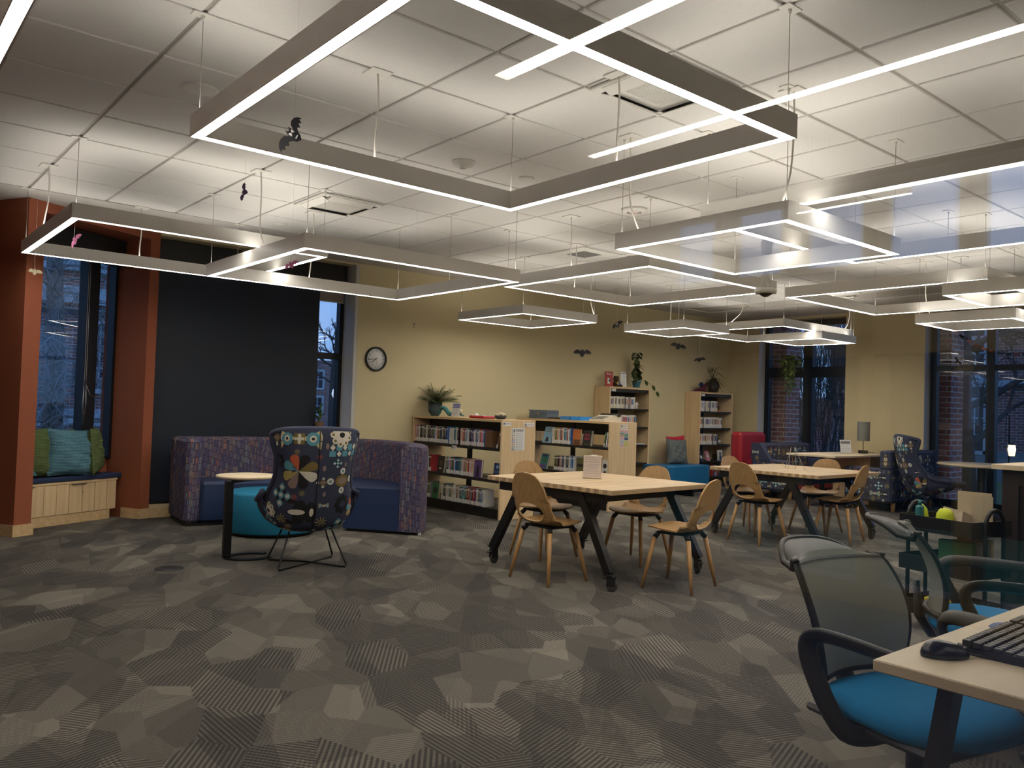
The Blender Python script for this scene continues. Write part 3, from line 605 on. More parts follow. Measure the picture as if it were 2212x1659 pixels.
# ================================================================ LOUNGE SOFAS
def arc_solid(g, cx, cy, r0, r1, a0, a1, z0, z1, mi=0, n=20, rd=.035):
    """annular sector with rounded top edges"""
    prof = [(r0, z0), (r0, z1 - rd), (r0 + rd * .3, z1 - rd * .3), (r0 + rd, z1), (r1 - rd, z1), (r1 - rd * .3, z1 - rd * .3), (r1, z1 - rd), (r1, z0)]
    acc = [0]
    for p, q in zip(prof, prof[1:]): acc.append(acc[-1] + math.hypot(q[0] - p[0], q[1] - p[1]))
    m = len(prof); vs = []; uvs = []; rm = (r0 + r1) / 2
    for i in range(n + 1):
        a = a0 + (a1 - a0) * i / n
        for k, (r, z) in enumerate(prof): vs.append((cx + r * math.cos(a), cy + r * math.sin(a), z)); uvs.append((rm * (a - a0), z if k in (0, 1) else (acc[k] + z0)))
    fs = [(i * m + k, (i + 1) * m + k, (i + 1) * m + k + 1, i * m + k + 1) for i in range(n) for k in range(m - 1)]
    fs += [[(i + 1) * m, i * m, i * m + m - 1, (i + 1) * m + m - 1] for i in range(n)]
    g.add(vs, fs, mi, uvs=uvs, smooth=False)
    for i in (0, n):
        o = len(g.v) - (n + 1) * m + i * m; ring = [o + k for k in range(m)]
        if i == n: ring = ring[::-1]
        g.f.append(ring); g.m.append(mi); g.sm.append(False); g.uv[len(g.f) - 1] = [((g.v[j][0] - cx) * math.cos(a0) + (g.v[j][1] - cy) * math.sin(a0) if i == 0 else math.hypot(g.v[j][0] - cx, g.v[j][1] - cy), g.v[j][2]) for j in ring]
    return g
# left straight section
t = thing('sofa', 'straight purple striped sofa section with navy seat left of the C-shaped side table', 'sofa', (2.86, 9.16, 0), math.radians(-5))
g = G(); g.box(0, 1.08, -.20, .0, .03, .885, b=.03); g.box(0, .15, -.72, -.205, .03, .885, b=.03); g.build('backrest', M_bars, t)
G().box(.153, 1.08, -.72, -.205, .03, .45, b=.03).build('seat', M_navy, t)
G().box(.02, 1.06, -.70, -.02, .0, .029).build('plinth', M_plas, t)
# curved right section: centre (3.9,8.35)?
cx, cy = 3.72, 7.93
t = thing('sofa', 'curved purple striped sofa section with navy seat right of the patterned armchair', 'sofa', (cx, cy, 0))
a0, a1 = math.radians(-52), math.radians(52)
g = G(); arc_solid(g, 0, 0, 1.16, 1.38, a0, a1, .03, .885, rd=.04); g.build('backrest', M_bars, t)
g = G(); arc_solid(g, 0, 0, .56, 1.157, a0 + .003, a1, .03, .445, rd=.03); g.build('seat', M_navy, t)
g = G(); arc_solid(g, 0, 0, .60, 1.34, a0 + .03, a1 - .03, .0, .029, rd=.003); g.build('plinth', M_plas, t)
for a in (a0 + .05, a1 - .06): G().box(-.02, .02, -.015, .015, 0, .03).build('foot', M_white, t).location = (math.cos(a) * 1.355, math.sin(a) * 1.355, 0)
# straight link seen between table and armchair
t = thing('sofa', 'low purple striped sofa section glimpsed between the straight sofa and the armchair', 'sofa', (4.0, 9.1, 0), math.radians(-5))
G().box(0, .52, -.22, 0, .03, .885, b=.03).build('backrest', M_bars, t); G().box(0, .50, -.60, -.225, .03, .445, b=.03).build('seat', M_navy, t)
t = thing('ottoman', 'round teal upholstered ottoman behind the patterned armchair', 'ottoman', (3.42, 7.75, 0))
G().lathe([(.001, .03), (.425, .03), (.435, .045), (.435, .39), (.428, .405), (.41, .412), (.001, .42)], 48).build('body', M_teal, t)
G().lathe([(.39, 0), (.40, .029)], 40).build('plinth', M_plas, t)
# C-shaped side table
t = thing('side_table', 'round pale topped side table on a black C-shaped base', 'side table', (2.745, 6.76, 0))
G().lathe([(.001, .643), (.235, .643), (.247, .648), (.25, .655), (.25, .664), (.246, .667), (.001, .667)], 48).build('tabletop', M_lam, t)
G().box(-.235, -.17, -.165, -.12, .0125, .640, b=.006).add([(-.2, -.15, .62), (.1, .05, .62), (.12, .02, .62), (-.18, -.18, .62), (-.2, -.15, .642), (.1, .05, .642), (.12, .02, .642), (-.18, -.18, .642)], [(3, 2, 1, 0), (4, 5, 6, 7), (0, 1, 5, 4), (1, 2, 6, 5), (2, 3, 7, 6), (3, 0, 4, 7)]).build('post', M_blk, t)
g = G(); pts = []
for k in range(25):
    a = math.radians(50 + 290 * k / 24); pts.append((-.02 + math.cos(a - .45) * .20, -.16 + math.sin(a - .45) * .17))
inn = [(-.02 + (x + .02) * .74, -.16 + (y + .16) * .70) for x, y in pts][::-1]
for k in range(24):
    j = 24 - k; g.prism([pts[k], pts[k + 1], inn[j - 1], inn[j]], 0, .012)
g.build('base', M_blk, t)
# ================================================================ PATTERN MOTIFS
FAB = [plain('navy_print_cloth', (50, 56, 80), .85, nz=.1), plain('print_cream', (196, 184, 140), .85), plain('print_white', (214, 208, 192), .85), plain('print_aqua', (84, 148, 164), .85), plain('print_olive', (118, 102, 52), .85), plain('print_black', (16, 17, 24), .85), plain('print_taupe', (138, 118, 112), .85), plain('print_coral', (188, 92, 60), .85), plain('print_mustard', (168, 152, 88), .85)]
def disc(cx_, cy_, rx, ry=None, n=12, rot=0):
    ry = ry or rx; c, s_ = math.cos(rot), math.sin(rot)
    return [(cx_ + math.cos(2 * PI * k / n) * rx * c - math.sin(2 * PI * k / n) * ry * s_, cy_ + math.cos(2 * PI * k / n) * rx * s_ + math.sin(2 * PI * k / n) * ry * c) for k in range(n)]
def petal(cx_, cy_, r0, r1, a, wd):
    pts = [(r0, 0), (r0 + (r1 - r0) * .5, -wd * .75), (r0 + (r1 - r0) * .8, -wd), (r1 - wd * .3, -wd * .75), (r1, 0), (r1 - wd * .3, wd * .75), (r0 + (r1 - r0) * .8, wd), (r0 + (r1 - r0) * .5, wd * .75)]
    return [(cx_ + x * math.cos(a) - y * math.sin(a), cy_ + x * math.sin(a) + y * math.cos(a)) for x, y in pts]
def mo_wheel(x, y, s_): return [(c, petal(x, y, 0, s_, PI / 8 + k * PI / 4, s_ * .27)) for k, c in enumerate([3, 7, 5, 4, 2, 5, 6, 8][::1])]
def mo_daisy(x, y, s_):
    L_ = []
    for k in range(9): L_ += [(2, disc(x + math.cos(k * 2 * PI / 9) * s_ * .72, y + math.sin(k * 2 * PI / 9) * s_ * .72, s_ * .26)), (4, disc(x + math.cos(k * 2 * PI / 9) * s_ * .75, y + math.sin(k * 2 * PI / 9) * s_ * .75, s_ * .11))]
    return [L_[i] for i in range(0, 18, 2)] + [(2, disc(x, y, s_ * .6, n=16))] + [L_[i] for i in range(1, 18, 2)] + [(5, disc(x, y, s_ * .24))]
def mo_star(x, y, s_, c=8): return [(c, petal(x, y, 0, s_, k * 2 * PI / 9, s_ * .09)) for k in range(9)]
def mo_check(x, y, s_):
    q = s_ * .28; L_ = []
    for i in range(-2, 3):
        for j in (0, 1):
            a, b = x + i * q * 1.5, y + j * q * 1.5
            L_.append(((3 if (i + j) % 2 == 0 else 2), [(a - q * .7, b - q * .7), (a + q * .7, b - q * .7), (a + q * .7, b + q * .7), (a - q * .7, b + q * .7)] if (i + j) % 2 == 0 else [(a, b - q * .75), (a + q * .6, b), (a, b + q * .75), (a - q * .6, b)]))
    return L_
def mo_diamond(x, y, s_):
    L_ = []
    for i, j in ((0, 0), (1, 0), (-1, 0), (0, 1), (0, -1)):
        a, b = x + i * s_ * .62, y + j * s_ * .62; q = s_ * .36
        L_.append((3, [(a, b - q), (a + q, b), (a, b + q), (a - q, b)])); L_.append((2, [(a - q * .42, b - q * .42), (a + q * .42, b - q * .42), (a + q * .42, b + q * .42), (a - q * .42, b + q * .42)]))
    for i, j in ((1, 1), (-1, 1), (1, -1), (-1, -1)): L_.append((5, disc(x + i * s_ * .32, y + j * s_ * .32, s_ * .14, n=8)))
    return L_
def mo_bow(x, y, s_):
    L_ = [(1, [(x, y + s_ * .1), (x - s_ * .9, y + s_ * .5), (x - s_, y + s_ * .1), (x - s_ * .95, y - s_ * .45), (x, y - s_ * .1)]), (1, [(x, y - s_ * .1), (x + s_ * .95, y - s_ * .45), (x + s_, y + s_ * .1), (x + s_ * .9, y + s_ * .5), (x, y + s_ * .1)])]
    for sx in (-1, 1): L_ += [(3, disc(x + sx * s_ * .6, y, s_ * .30, n=10)), (2, disc(x + sx * s_ * .6, y, s_ * .15)), (5, disc(x + sx * s_ * .6, y, s_ * .07, n=8))]
    q = s_ * .24; return L_ + [(4, [(x - q, y - q), (x + q, y - q), (x + q, y + q), (x - q, y + q)]), (2, [(x, y - q), (x + q, y), (x, y + q), (x - q, y)])]
def mo_flower4(x, y, s_): return [(2, disc(x + math.cos(a) * s_ * .95, y + math.sin(a) * s_ * .72, s_ * .25)) for a in (0, PI / 2, PI, 3 * PI / 2)] + [(3, disc(x + math.cos(a) * s_ * .95, y + math.sin(a) * s_ * .72, s_ * .1, n=8)) for a in (0, PI / 2, PI, 3 * PI / 2)] + [(4, disc(x, y, s_ * .62, s_ * .46, 14)), (6, disc(x, y, s_ * .4, s_ * .27, 12))]
def mo_dark(x, y, s_): return [(5, disc(x + math.cos(k * PI / 4) * s_ * .7, y + math.sin(k * PI / 4) * s_ * .7, s_ * .28, n=8)) for k in range(8)] + [(5, disc(x, y, s_ * .72, n=14)), (0, disc(x, y, s_ * .4, s_ * .34, 12))]
def mo_owl(x, y, s_): return [(4, disc(x, y + s_ * .1, s_ * .42, s_ * .55, 14)), (4, petal(x, y - s_ * .2, 0, s_ * .8, -.5, s_ * .1)), (4, petal(x, y - s_ * .2, 0, s_ * .8, PI + .5, s_ * .1)), (4, disc(x, y - s_ * .65, s_ * .32, s_ * .35)), (2, disc(x, y + s_ * .2, s_ * .27, n=12)), (4, disc(x, y + s_ * .2, s_ * .12, s_ * .14, 4)), (6, disc(x, y + s_ * .85, s_ * .2, n=8))] + [(2, disc(x + math.cos(k * PI / 3) * s_ * .16, y - s_ * .5 + math.sin(k * PI / 3) * s_ * .16, s_ * .09, n=7)) for k in range(6)]
def mo_beetle(x, y, s_): return [(5, disc(x, y, s_ * .35, s_ * .6, 12)), (5, disc(x - s_ * .5, y, s_ * .3, s_ * .5, 10)), (5, disc(x + s_ * .45, y + s_ * .5, s_ * .3, s_ * .12, 8)), (5, disc(x + s_ * .45, y - s_ * .5, s_ * .3, s_ * .12, 8)), (2, disc(x + s_ * .15, y, s_ * .42, s_ * .13, 10)), (2, disc(x - s_ * .55, y, s_ * .1, s_ * .2, 8))]
MO = [mo_check, mo_wheel, mo_daisy, mo_diamond, mo_owl, mo_flower4, mo_bow, mo_star, mo_dark, mo_beetle]
def motifs(g, S, items, off=.0012, M=None):
    """lay flat printed shapes over the surface S(a,b)->(point, normal)"""
    lvl = 0
    for L_ in items:
        for k, (c, poly) in enumerate(L_):
            cx_ = sum(p[0] for p in poly) / len(poly); cy_ = sum(p[1] for p in poly) / len(poly); vs = []
            d = off * (1 + .3 * min(k, 12) / 2)
            for ring in (0, .55, 1):
                if ring == 0:
                    p, n_ = S(cx_, cy_); vs.append(p + n_ * d); continue
                for x, y in poly:
                    p, n_ = S(cx_ + (x - cx_) * ring, cy_ + (y - cy_) * ring); vs.append(p + n_ * d)
            n = len(poly); fs = [(0, 1 + i, 1 + (i + 1) % n) for i in range(n)] + [(1 + i, 1 + n + i, 1 + n + (i + 1) % n, 1 + (i + 1) % n) for i in range(n)]
            g.add(vs, fs, c, M)
def flat(o, xd, yd):
    o, xd, yd = Vector(o), Vector(xd).normalized(), Vector(yd).normalized(); n = xd.cross(yd)
    return lambda a, b: (o + xd * a + yd * b, n)
def fill(items, xr, yr, seed, big=.062):
    rnd = random.Random(seed); cs = []
    for L_ in items:
        P_ = [q for c, p in L_ for q in p]; x0, x1 = min(q[0] for q in P_), max(q[0] for q in P_); y0, y1 = min(q[1] for q in P_), max(q[1] for q in P_); cs.append(((x0 + x1) / 2, (y0 + y1) / 2, (x1 - x0) * .42, (y1 - y0) * .42))
    items = list(items)
    for s_ in (big, .04, .024):
        for _ in range(260):
            x, y = rnd.uniform(xr[0] + s_, xr[1] - s_), rnd.uniform(yr[0] + s_, yr[1] - s_)
            if all(abs(x - a) > b_ + s_ * 1.05 or abs(y - b) > h_ + s_ * 1.05 for a, b, b_, h_ in cs):
                k = rnd.randrange(10); f = MO[k] if s_ > .03 else rnd.choice([lambda x, y, s_: mo_star(x, y, s_, 7), lambda x, y, s_: mo_star(x, y, s_, 8), lambda x, y, s_: [(2, disc(x + math.cos(a) * s_ * .5, y + math.sin(a) * s_ * .5, s_ * .35, n=7)) for a in (0, 1.57, 3.14, 4.71)] + [(3, disc(x, y, s_ * .2, n=6))], lambda x, y, s_: [(6, disc(x, y, s_ * .5, s_ * .9, 10))]])
                items.append(f(x, y, s_ * (.85 if k in (6, 0) else .95))); cs.append((x, y, s_, s_))
    return items
def scatter(w_, h_, s_, seed, mar=.0):
    rnd = random.Random(seed); out = []; ny = max(1, round(h_ / (s_ * 2.15))); nx = max(1, round(w_ / (s_ * 2.3))); k = seed
    for j in range(ny):
        for i in range(nx + (j % 2 == 0)):
            x = (i + (0 if j % 2 == 0 else .5)) * w_ / nx; y = (j + .5) * h_ / ny
            sz = s_ * .8
            x = min(max(x, sz * 1.05), w_ - sz * 1.05); y = min(max(y, sz * .9), h_ - sz * .9); k += 1
            out.append(MO[(k * 3 + j) % 10](x, y, sz * (.5 if (k * 3 + j) % 10 == 7 else .85)))
    return fill(out, (0, w_), (0, h_), seed, .07)
# ================================================================ WING ARMCHAIR
def interp(T, x):
    for (a, *A_), (b, *B_) in zip(T, T[1:]):
        if x <= b:
            f = (x - a) / (b - a); f = f * f * (3 - 2 * f) if False else f
            return [p + (q - p) * f for p, q in zip(A_, B_)]
    return list(T[-1][1:])
# v: 0 seat front .. 1 top ; columns: forward y, z, half width, wing bend, normal angle
WC = [(0, .46, .455, .30, .03), (.12, .36, .435, .345, .07), (.25, .20, .37, .385, .15), (.36, .05, .315, .39, .24), (.45, -.07, .30, .37, .30), (.53, -.165, .36, .35, .27), (.62, -.22, .52, .325, .21), (.72, -.265, .68, .285, .15), (.82, -.30, .84, .285, .13), (.90, -.315, .95, .325, .17), (.96, -.325, 1.06, .335, .19), (1, -.315, 1.10, .325, .17)]
def wing_pt(u, v, off=0):
    def base(v):
        v = min(max(v, 0), 1)
        # smooth sampling
        r0 = [0] * 4; W = 0
        for dv, wt in ((-.03, 1), (0, 2), (.03, 1)):
            q = interp(WC, min(max(v + dv, 0), 1)); r0 = [a + b * wt for a, b in zip(r0, q)]; W += wt
        return [a / W for a in r0]
    y, z, hw, bend = base(v); y1, z1, *_ = base(v - .01); y2, z2, *_ = base(v + .01)
    ty, tz = y2 - y1, z2 - z1; l = math.hypot(ty, tz) or 1; ny, nz = tz / l, -ty / l      # inward (towards sitter) normal
    if ny < 0 and nz < 0: pass
    ny, nz = (tz / l, -ty / l)
    if v > .6 and ny < 0 or v < .4 and nz < 0: ny, nz = -ny, -nz
    s_ = abs(u); lat = hw * math.sin(s_ * PI / 2 * .96) * (1 if u >= 0 else -1); b = bend * s_ ** 2.6
    th = .035 * (1 - .5 * s_ ** 4)
    return Vector((lat, y + ny * (b + off * th), z + nz * (b + off * th)))
def wing_chair(name, label, loc, rz, group):
    t = thing(name, label, 'armchair', loc, rz, group)
    g = G(); nu, nv = 36, 44
    g.grid(lambda u, v: wing_pt(u * 2 - 1, v, -1), nu, nv, 0)
    g.grid(lambda u, v: wing_pt(u * 2 - 1, v, 1), nu, nv, 0, flip=True)
    rim = [(-1 + 2 * k / 30, 1) for k in range(31)] + [(1, 1 - k / 30) for k in range(1, 31)] + [(1 - 2 * k / 30, 0) for k in range(1, 31)] + [(-1, k / 30) for k in range(1, 30)]
    pts = [wing_pt(u, v, 0) for u, v in rim]; pts.append(pts[0]); g.tube(pts, .026, 8, cap=False)
    # printed motifs on the outer (back) face
    def S(a, b):     # a: metres across, b: metres up the back, mapped on u,v
        v = .36 + (b - .2) * .70; v = min(max(v, .02), .985); hw = interp(WC, v)[2]; u = max(-.93, min(.93, a / (hw * 1.22)))
        e = .01; p = wing_pt(u, v, -1); n = (wing_pt(u + e, v, -1) - wing_pt(u - e, v, -1)).cross(wing_pt(u, min(v + e, 1), -1) - wing_pt(u, v - e, -1)); n.normalize()
        if n.dot(p - wing_pt(u, v, 1)) < 0: n = -n
        return p, n
    X = -1
    items = [mo_wheel(.13, .80, .13), mo_check(-.17, .93, .11), mo_daisy(-.14, 1.06, .085), mo_bow(.14, 1.03, .15), mo_flower4(-.17, .73, .095), mo_dark(.31, .86, .06), mo_flower4(.33, 1.03, .06), mo_diamond(.25, .62, .09), mo_beetle(.10, .52, .14), mo_dark(-.19, .56, .07), mo_star(.22, .46, .04), mo_star(.06, .34, .045, 7), mo_owl(.16, .30, .13), mo_diamond(-.17, .37, .10), mo_daisy(-.10, .19, .095), mo_bow(.15, .12, .13), mo_daisy(.34, .47, .07), mo_check(.33, .33, .09), mo_wheel(-.32, .50, .08), mo_flower4(-.33, .98, .055), mo_star(-.27, .22, .035), mo_owl(-.36, .78, .06), mo_dark(-.36, .32, .06), mo_daisy(.32, .16, .06), mo_bow(-.28, .08, .09), mo_flower4(0, .0, .08), mo_check(.2, -.06, .08), mo_diamond(-.2, -.08, .07), mo_star(.04, -.14, .05)]
    items = fill(items, (-.36, .36), (-.2, 1.12), 7)
    items = [[(c, [(-x, y) for x, y in p]) for c, p in L_] for L_ in items]
    motifs(g, S, items)
    g.build('shell', FAB, t)
    # inner face print (seen on the seat side)
    q = G()
    def S2(a, b):
        v = .36 + (b - .2) * .70; v = min(max(v, .02), .985); hw = interp(WC, v)[2]; u = max(-.93, min(.93, a / (hw * 1.22)))
        e = .01; p = wing_pt(u, v, 1); n = (wing_pt(u + e, v, 1) - wing_pt(u - e, v, 1)).cross(wing_pt(u, min(v + e, 1), 1) - wing_pt(u, v - e, 1)); n.normalize()
        if n.dot(p - wing_pt(u, v, -1)) < 0: n = -n
        return p, n
    motifs(q, S2, fill([mo_wheel(.2, .95, .11), mo_bow(-.1, .7, .12), mo_diamond(.15, .5, .09), mo_owl(-.15, .35, .1), mo_star(.1, 0, .08), mo_daisy(-.15, 0, .08), mo_check(0, -.15, .08), mo_daisy(.25, -.1, .07), mo_flower4(-.05, .95, .08)], (-.34, .34), (-.25, 1.1), 11), .002)
    q.build('inner_print', FAB, t)
    # welt seam down the back
    G().tube([wing_pt(-.02 + .03 * (k / 30), .99 - k / 30 * .72, -1) + Vector((0, -.002, 0)) for k in range(31)], .004, 6).build('seam', M_plas, t)
    g = G(); r_ = .0075; c = [(-.27, -.24), (.27, -.24), (.27, .24), (-.27, .24)]
    for k in (0, 1):
        a_, b_ = c[k], c[k + 2]; tp = lambda p: (p[0] * .62, p[1] * .55 + .02, .285)
        def mid(p, q_, f): return tuple(p[i] + (q_[i] - p[i]) * f for i in range(3))
        A_, B_ = (a_[0], a_[1], .008), (b_[0], b_[1], .008)
        zo = .0 if k == 0 else .012
        pts = [tp(a_), mid(tp(a_), A_, .93), mid(A_, (0, 0, .008), .05), (0, 0, .008 + zo), mid(B_, (0, 0, .008), .05), mid(tp(b_), B_, .93), tp(b_)]
        g.tube(pts, r_, 8)
    g.build('wire_base', M_blk, t)
    return t
wing_chair('wing_armchair', 'patterned wing armchair seen from behind, in front of the teal ottoman', (3.0, 6.10, 0), math.radians(-14), 'patterned wing armchairs')
wing_chair('wing_armchair', 'patterned wing armchair at right seen side-on beside the round window table', (11.6, 5.0, 0), math.radians(-142), 'patterned wing armchairs')
# ================================================================ BENTWOOD CHAIRS
def plychair():
    t = thing('cafe_chair', 'x', 'chair', (0, 0, 0), 0, 'bentwood cafe chairs')
    # profile by arc length s (seat front -> back top): seat .42 long, bend, back .44
    prof = [(.0, .235, .455), (.10, .14, .447), (.22, .02, .435), (.33, -.09, .428), (.42, -.165, .447), (.49, -.205, .495), (.56, -.23, .565), (.68, -.250, .672), (.80, -.272, .783), (.86, -.285, .838)]
    wid = [(.0, .0), (.02, .10), (.06, .168), (.13, .215), (.22, .235), (.32, .232), (.42, .215), (.50, .205), (.58, .203), (.66, .196), (.73, .178), (.79, .145), (.83, .105), (.852, .05), (.86, .0)]
    def pf(s_):
        r = [0, 0]
        for ds in (-.03, 0, .03):
            q = interp(prof, min(max(s_ + ds, 0), .86)); r[0] += q[0] / 3; r[1] += q[1] / 3
        return r
    def S(s_, x, off=0):
        y, z = pf(s_); y1, z1 = pf(s_ - .01); y2, z2 = pf(s_ + .01); ty, tz = y2 - y1, z2 - z1; l = math.hypot(ty, tz) or 1
        # the left-hand normal of the travelling direction points to the sitter
        ny, nz = tz / l, -ty / l
        if nz < 0 and s_ < .4: ny, nz = -ny, -nz
        if s_ >= .4 and ny < 0: ny, nz = -ny, -nz
        k = (x / .22) ** 2
        b = (.030 if s_ > .45 else .012) * k + (.028 * k * k if .34 < s_ < .62 else 0) - (.03 * max(0, 1 - s_ / .1) * .5)
        return Vector((x, y + ny * (b + off), z + nz * (b + off)))
    hs, hx, hr = .515, .142, .083
    g = G(); n, m = 72, 14
    def outer(th):
        ds, dx = math.cos(th), math.sin(th); lo, hi = 0, 1.2
        for _ in range(40):
            md = (lo + hi) / 2; s_, x = hs + ds * md, abs(dx * md)
            ok = 0 <= s_ <= .86 and x <= interp(wid, s_)[0]
            lo, hi = (md, hi) if ok else (lo, md)
        return hs + ds * lo, dx * lo
    rings = []
    for k in range(n):
        th = 2 * PI * k / n; o = outer(th); h = (hs + math.cos(th) * hr, math.sin(th) * hx); rings.append([(h[0] + (o[0] - h[0]) * i / m, h[1] + (o[1] - h[1]) * i / m) for i in range(m + 1)])
    for off, flip in ((-.005, False), (.006, True)):
        vs = [S(*rings[k][i], off) for k in range(n) for i in range(m + 1)]; fs = []
        for k in range(n):
            for i in range(m):
                a, b = k * (m + 1) + i, ((k + 1) % n) * (m + 1) + i; f = (a, b, b + 1, a + 1); fs.append(f if not flip else f[::-1])
        g.add(vs, fs, smooth=True)
    for i, fl in ((0, 0), (m, 1)):
        vs = []
        for k in range(n): vs += [S(*rings[k][i], -.005), S(*rings[k][i], .006)]
        fs = [(2 * k, 2 * k + 1, (2 * k + 3) % (2 * n), (2 * k + 2) % (2 * n)) for k in range(n)]
        g.add(vs, [f[::-1] for f in fs] if fl else fs)
    g.build('shell', M_oak, t)
    g = G(); g.box(-.15, .15, -.13, .12, .405, .421, b=.004)
    for sx in (-1, 1):
        for sy in (-1, 1): g.tube([(sx * .125, -.005 + sy * .11, .415), (sx * .155, -.005 + sy * .135, .375)], [.017, .02], 12)
    g.build('bracket', M_blk, t)
    for sx in (-1, 1):
        for sy in (-1, 1): G().tube([(sx * .153, -.005 + sy * .134, .378), (sx * .185, -.005 + sy * .165, .2), (sx * .222, -.005 + sy * .20, 0)], [.0185, .0165, .0115], 14).build('leg', M_leg, t)
    return t
ch = plychair()
def chair_at(first, loc, deg, label):
    rz = math.radians(deg)
    if first: ch.location = loc; ch.rotation_euler = (0, 0, rz); ch['label'] = label
    else: dup(ch, loc, rz, label)
chair_at(1, (4.31, 4.65, 0), -90, 'bentwood chair nearest the camera, its back turned, at the left of the front table')
chair_at(0, (4.94, 5.40, 0), 180, 'bentwood chair on the far left side of the front table, glimpsed behind the nearest chair')
chair_at(0, (5.49, 4.81, 0), 92, 'bentwood chair on the far right side of the front table with its seat towards us')
chair_at(0, (4.97, 3.92, 0), 14, 'bentwood chair seen side-on at the right corner of the front table')
chair_at(0, (7.45, 4.87, 0), -100, 'bentwood chair nearest us at the rear table, back turned to the camera')
chair_at(0, (8.12, 5.45, 0), 178, 'bentwood chair mostly hidden behind another at the left of the rear table')
chair_at(0, (8.78, 4.98, 0), 92, 'bentwood chair on the far side of the rear table with its seat towards us')
chair_at(0, (8.27, 4.43, 0), 10, 'bentwood chair seen side-on at the right corner of the rear table')
# ================================================================ BUTCHER BLOCK TABLES
def table(label, loc, lx, ly, rz):
    t = thing('worktable', label, 'table', loc, rz, 'butcher block tables on castors')
    G().box(0, lx, 0, ly, .698, .735, b=.003).build('tabletop', M_butcher, t)
    g = G(); i_ = .06
    g.box(.10, lx - .10, .34, .365, .60, .6975); g.box(.10, lx - .10, ly - .365, ly - .34, .60, .6975); g.box(.05, .075, .10, ly - .10, .625, .6975); g.box(lx - .075, lx - .05, .10, ly - .10, .625, .6975)
    g.build('apron', M_blk, t)
    for sx in (0, 1):
        for sy in (0, 1):
            bx, by = (.05 if sx == 0 else lx - .05), (.04 if sy == 0 else ly - .04); tx = (.07 if sx == 0 else lx - .07); ty_ = (.36 if sy == 0 else ly - .36)
            lg = G().tube([(tx, ty_, .694), (bx, by, .125)], .047, 4, sq=(1, .8)).build('leg', M_blk, t)
            c = G(); a = .6 + 2 * sx + sy
            Mc = rotz(a, (bx, by, 0)); c.lathe([(.001, .112), (.028, .112), (.028, .124), (.001, .124)], 14, M=rotz(0, (bx, by, 0)))
            c.box(-.024, -.016, -.045, .02, .045, .112, M=Mc, b=.003).box(.016, .024, -.045, .02, .045, .112, M=Mc, b=.003).box(-.024, .024, -.03, .024, .095, .113, M=Mc, b=.004).box(-.02, .02, .022, .05, .09, .1, M=Mc)
            c.build('castor', M_plas, lg)
            G().lathe([(.012, -.013), (.03, -.013), (.042, -.011), (.045, -.006), (.045, .006), (.042, .011), (.03, .013), (.012, .013)], 24, M=Mc @ Matrix.Translation((0, -.02, .0455)) @ Matrix.Rotation(PI / 2, 4, 'Y')).build('wheel', plain('grey_rubber', (60, 60, 62), .6), lg)
    return t
table('front butcher block table on black castored legs, holding the acrylic sign', (4.35, 4.05, 0), 1.22, 1.36, math.radians(3))
table('rear butcher block table on black castored legs, nearer the red seating', (7.52, 4.24, 0), 1.30, 1.28, math.radians(1))
def sign(label, loc, rz, w_, h_, lines, col=None, title=None, lean=.12, cat='sign', sheet=None):
    t = thing('sign_holder', label, cat, loc, rz)
    M = Matrix.Rotation(-lean, 4, 'X'); G().box(-w_ / 2, w_ / 2, 0, .0025, .004, h_, M=M).box(-w_ / 2, w_ / 2, -.004, .05, 0, .003).build('acrylic_stand', M_pane, t)
    G().box(-w_ / 2 + .006, w_ / 2 - .006, -.0012, -.0002, .012, h_ - .004, M=M).build('notice', sheet or M_paper, t)
    g = G(); F = M @ FM((0, -.0018, 0), (1, 0, 0), (0, 0, 1)); y = h_ - .004
    for k in range(title or 0): g.box(-w_ * (.42 - .03 * (k == 0)), w_ * (.42 - .02 * k), 0, .0003, y - .024 - k * .018, y - .014 - k * .018, 0, M=M @ Matrix.Translation((0, -.002, 0)))
    y -= .02 + .019 * (title or 0); rnd = random.Random(w_ * 1000)
    while y > .03: g.box(-w_ * .40, w_ * (.40 - rnd.random() * .2), 0, .0002, y, y + .003, 1, M=M @ Matrix.Translation((0, -.002, 0))); y -= .011 + (.008 if rnd.random() < .3 else 0)
    g.build('print', [col or M_ink, plain('grey_print', (150, 150, 156), .8)], t)
    return t
M_bluei = plain('blue_ink', (60, 70, 160), .7)
sign('clear acrylic sign with a faint white notice on the front table', (4.93, 4.82, .7358), math.radians(-48), .16, .20, 9, plain('faint_print', (172, 158, 152), .8), 3, sheet=plain('faded_sheet', (196, 182, 170), .8))
t = thing('book_easel', 'empty thin wire book easel on the rear table', 'easel', (8.1, 4.85, .7355), math.radians(-40))
G().tube([(-.09, -.05, .004), (-.02, .06, .24), (.02, .06, .24), (.09, -.05, .004), (.09, -.09, .004), (.09, -.09, .02)], .0025, 6).tube([(-.02, .06, .24), (-.06, .13, .003), (.06, .13, .003), (.02, .06, .24)], .0025, 6).build('wire_frame', M_chrome, t)
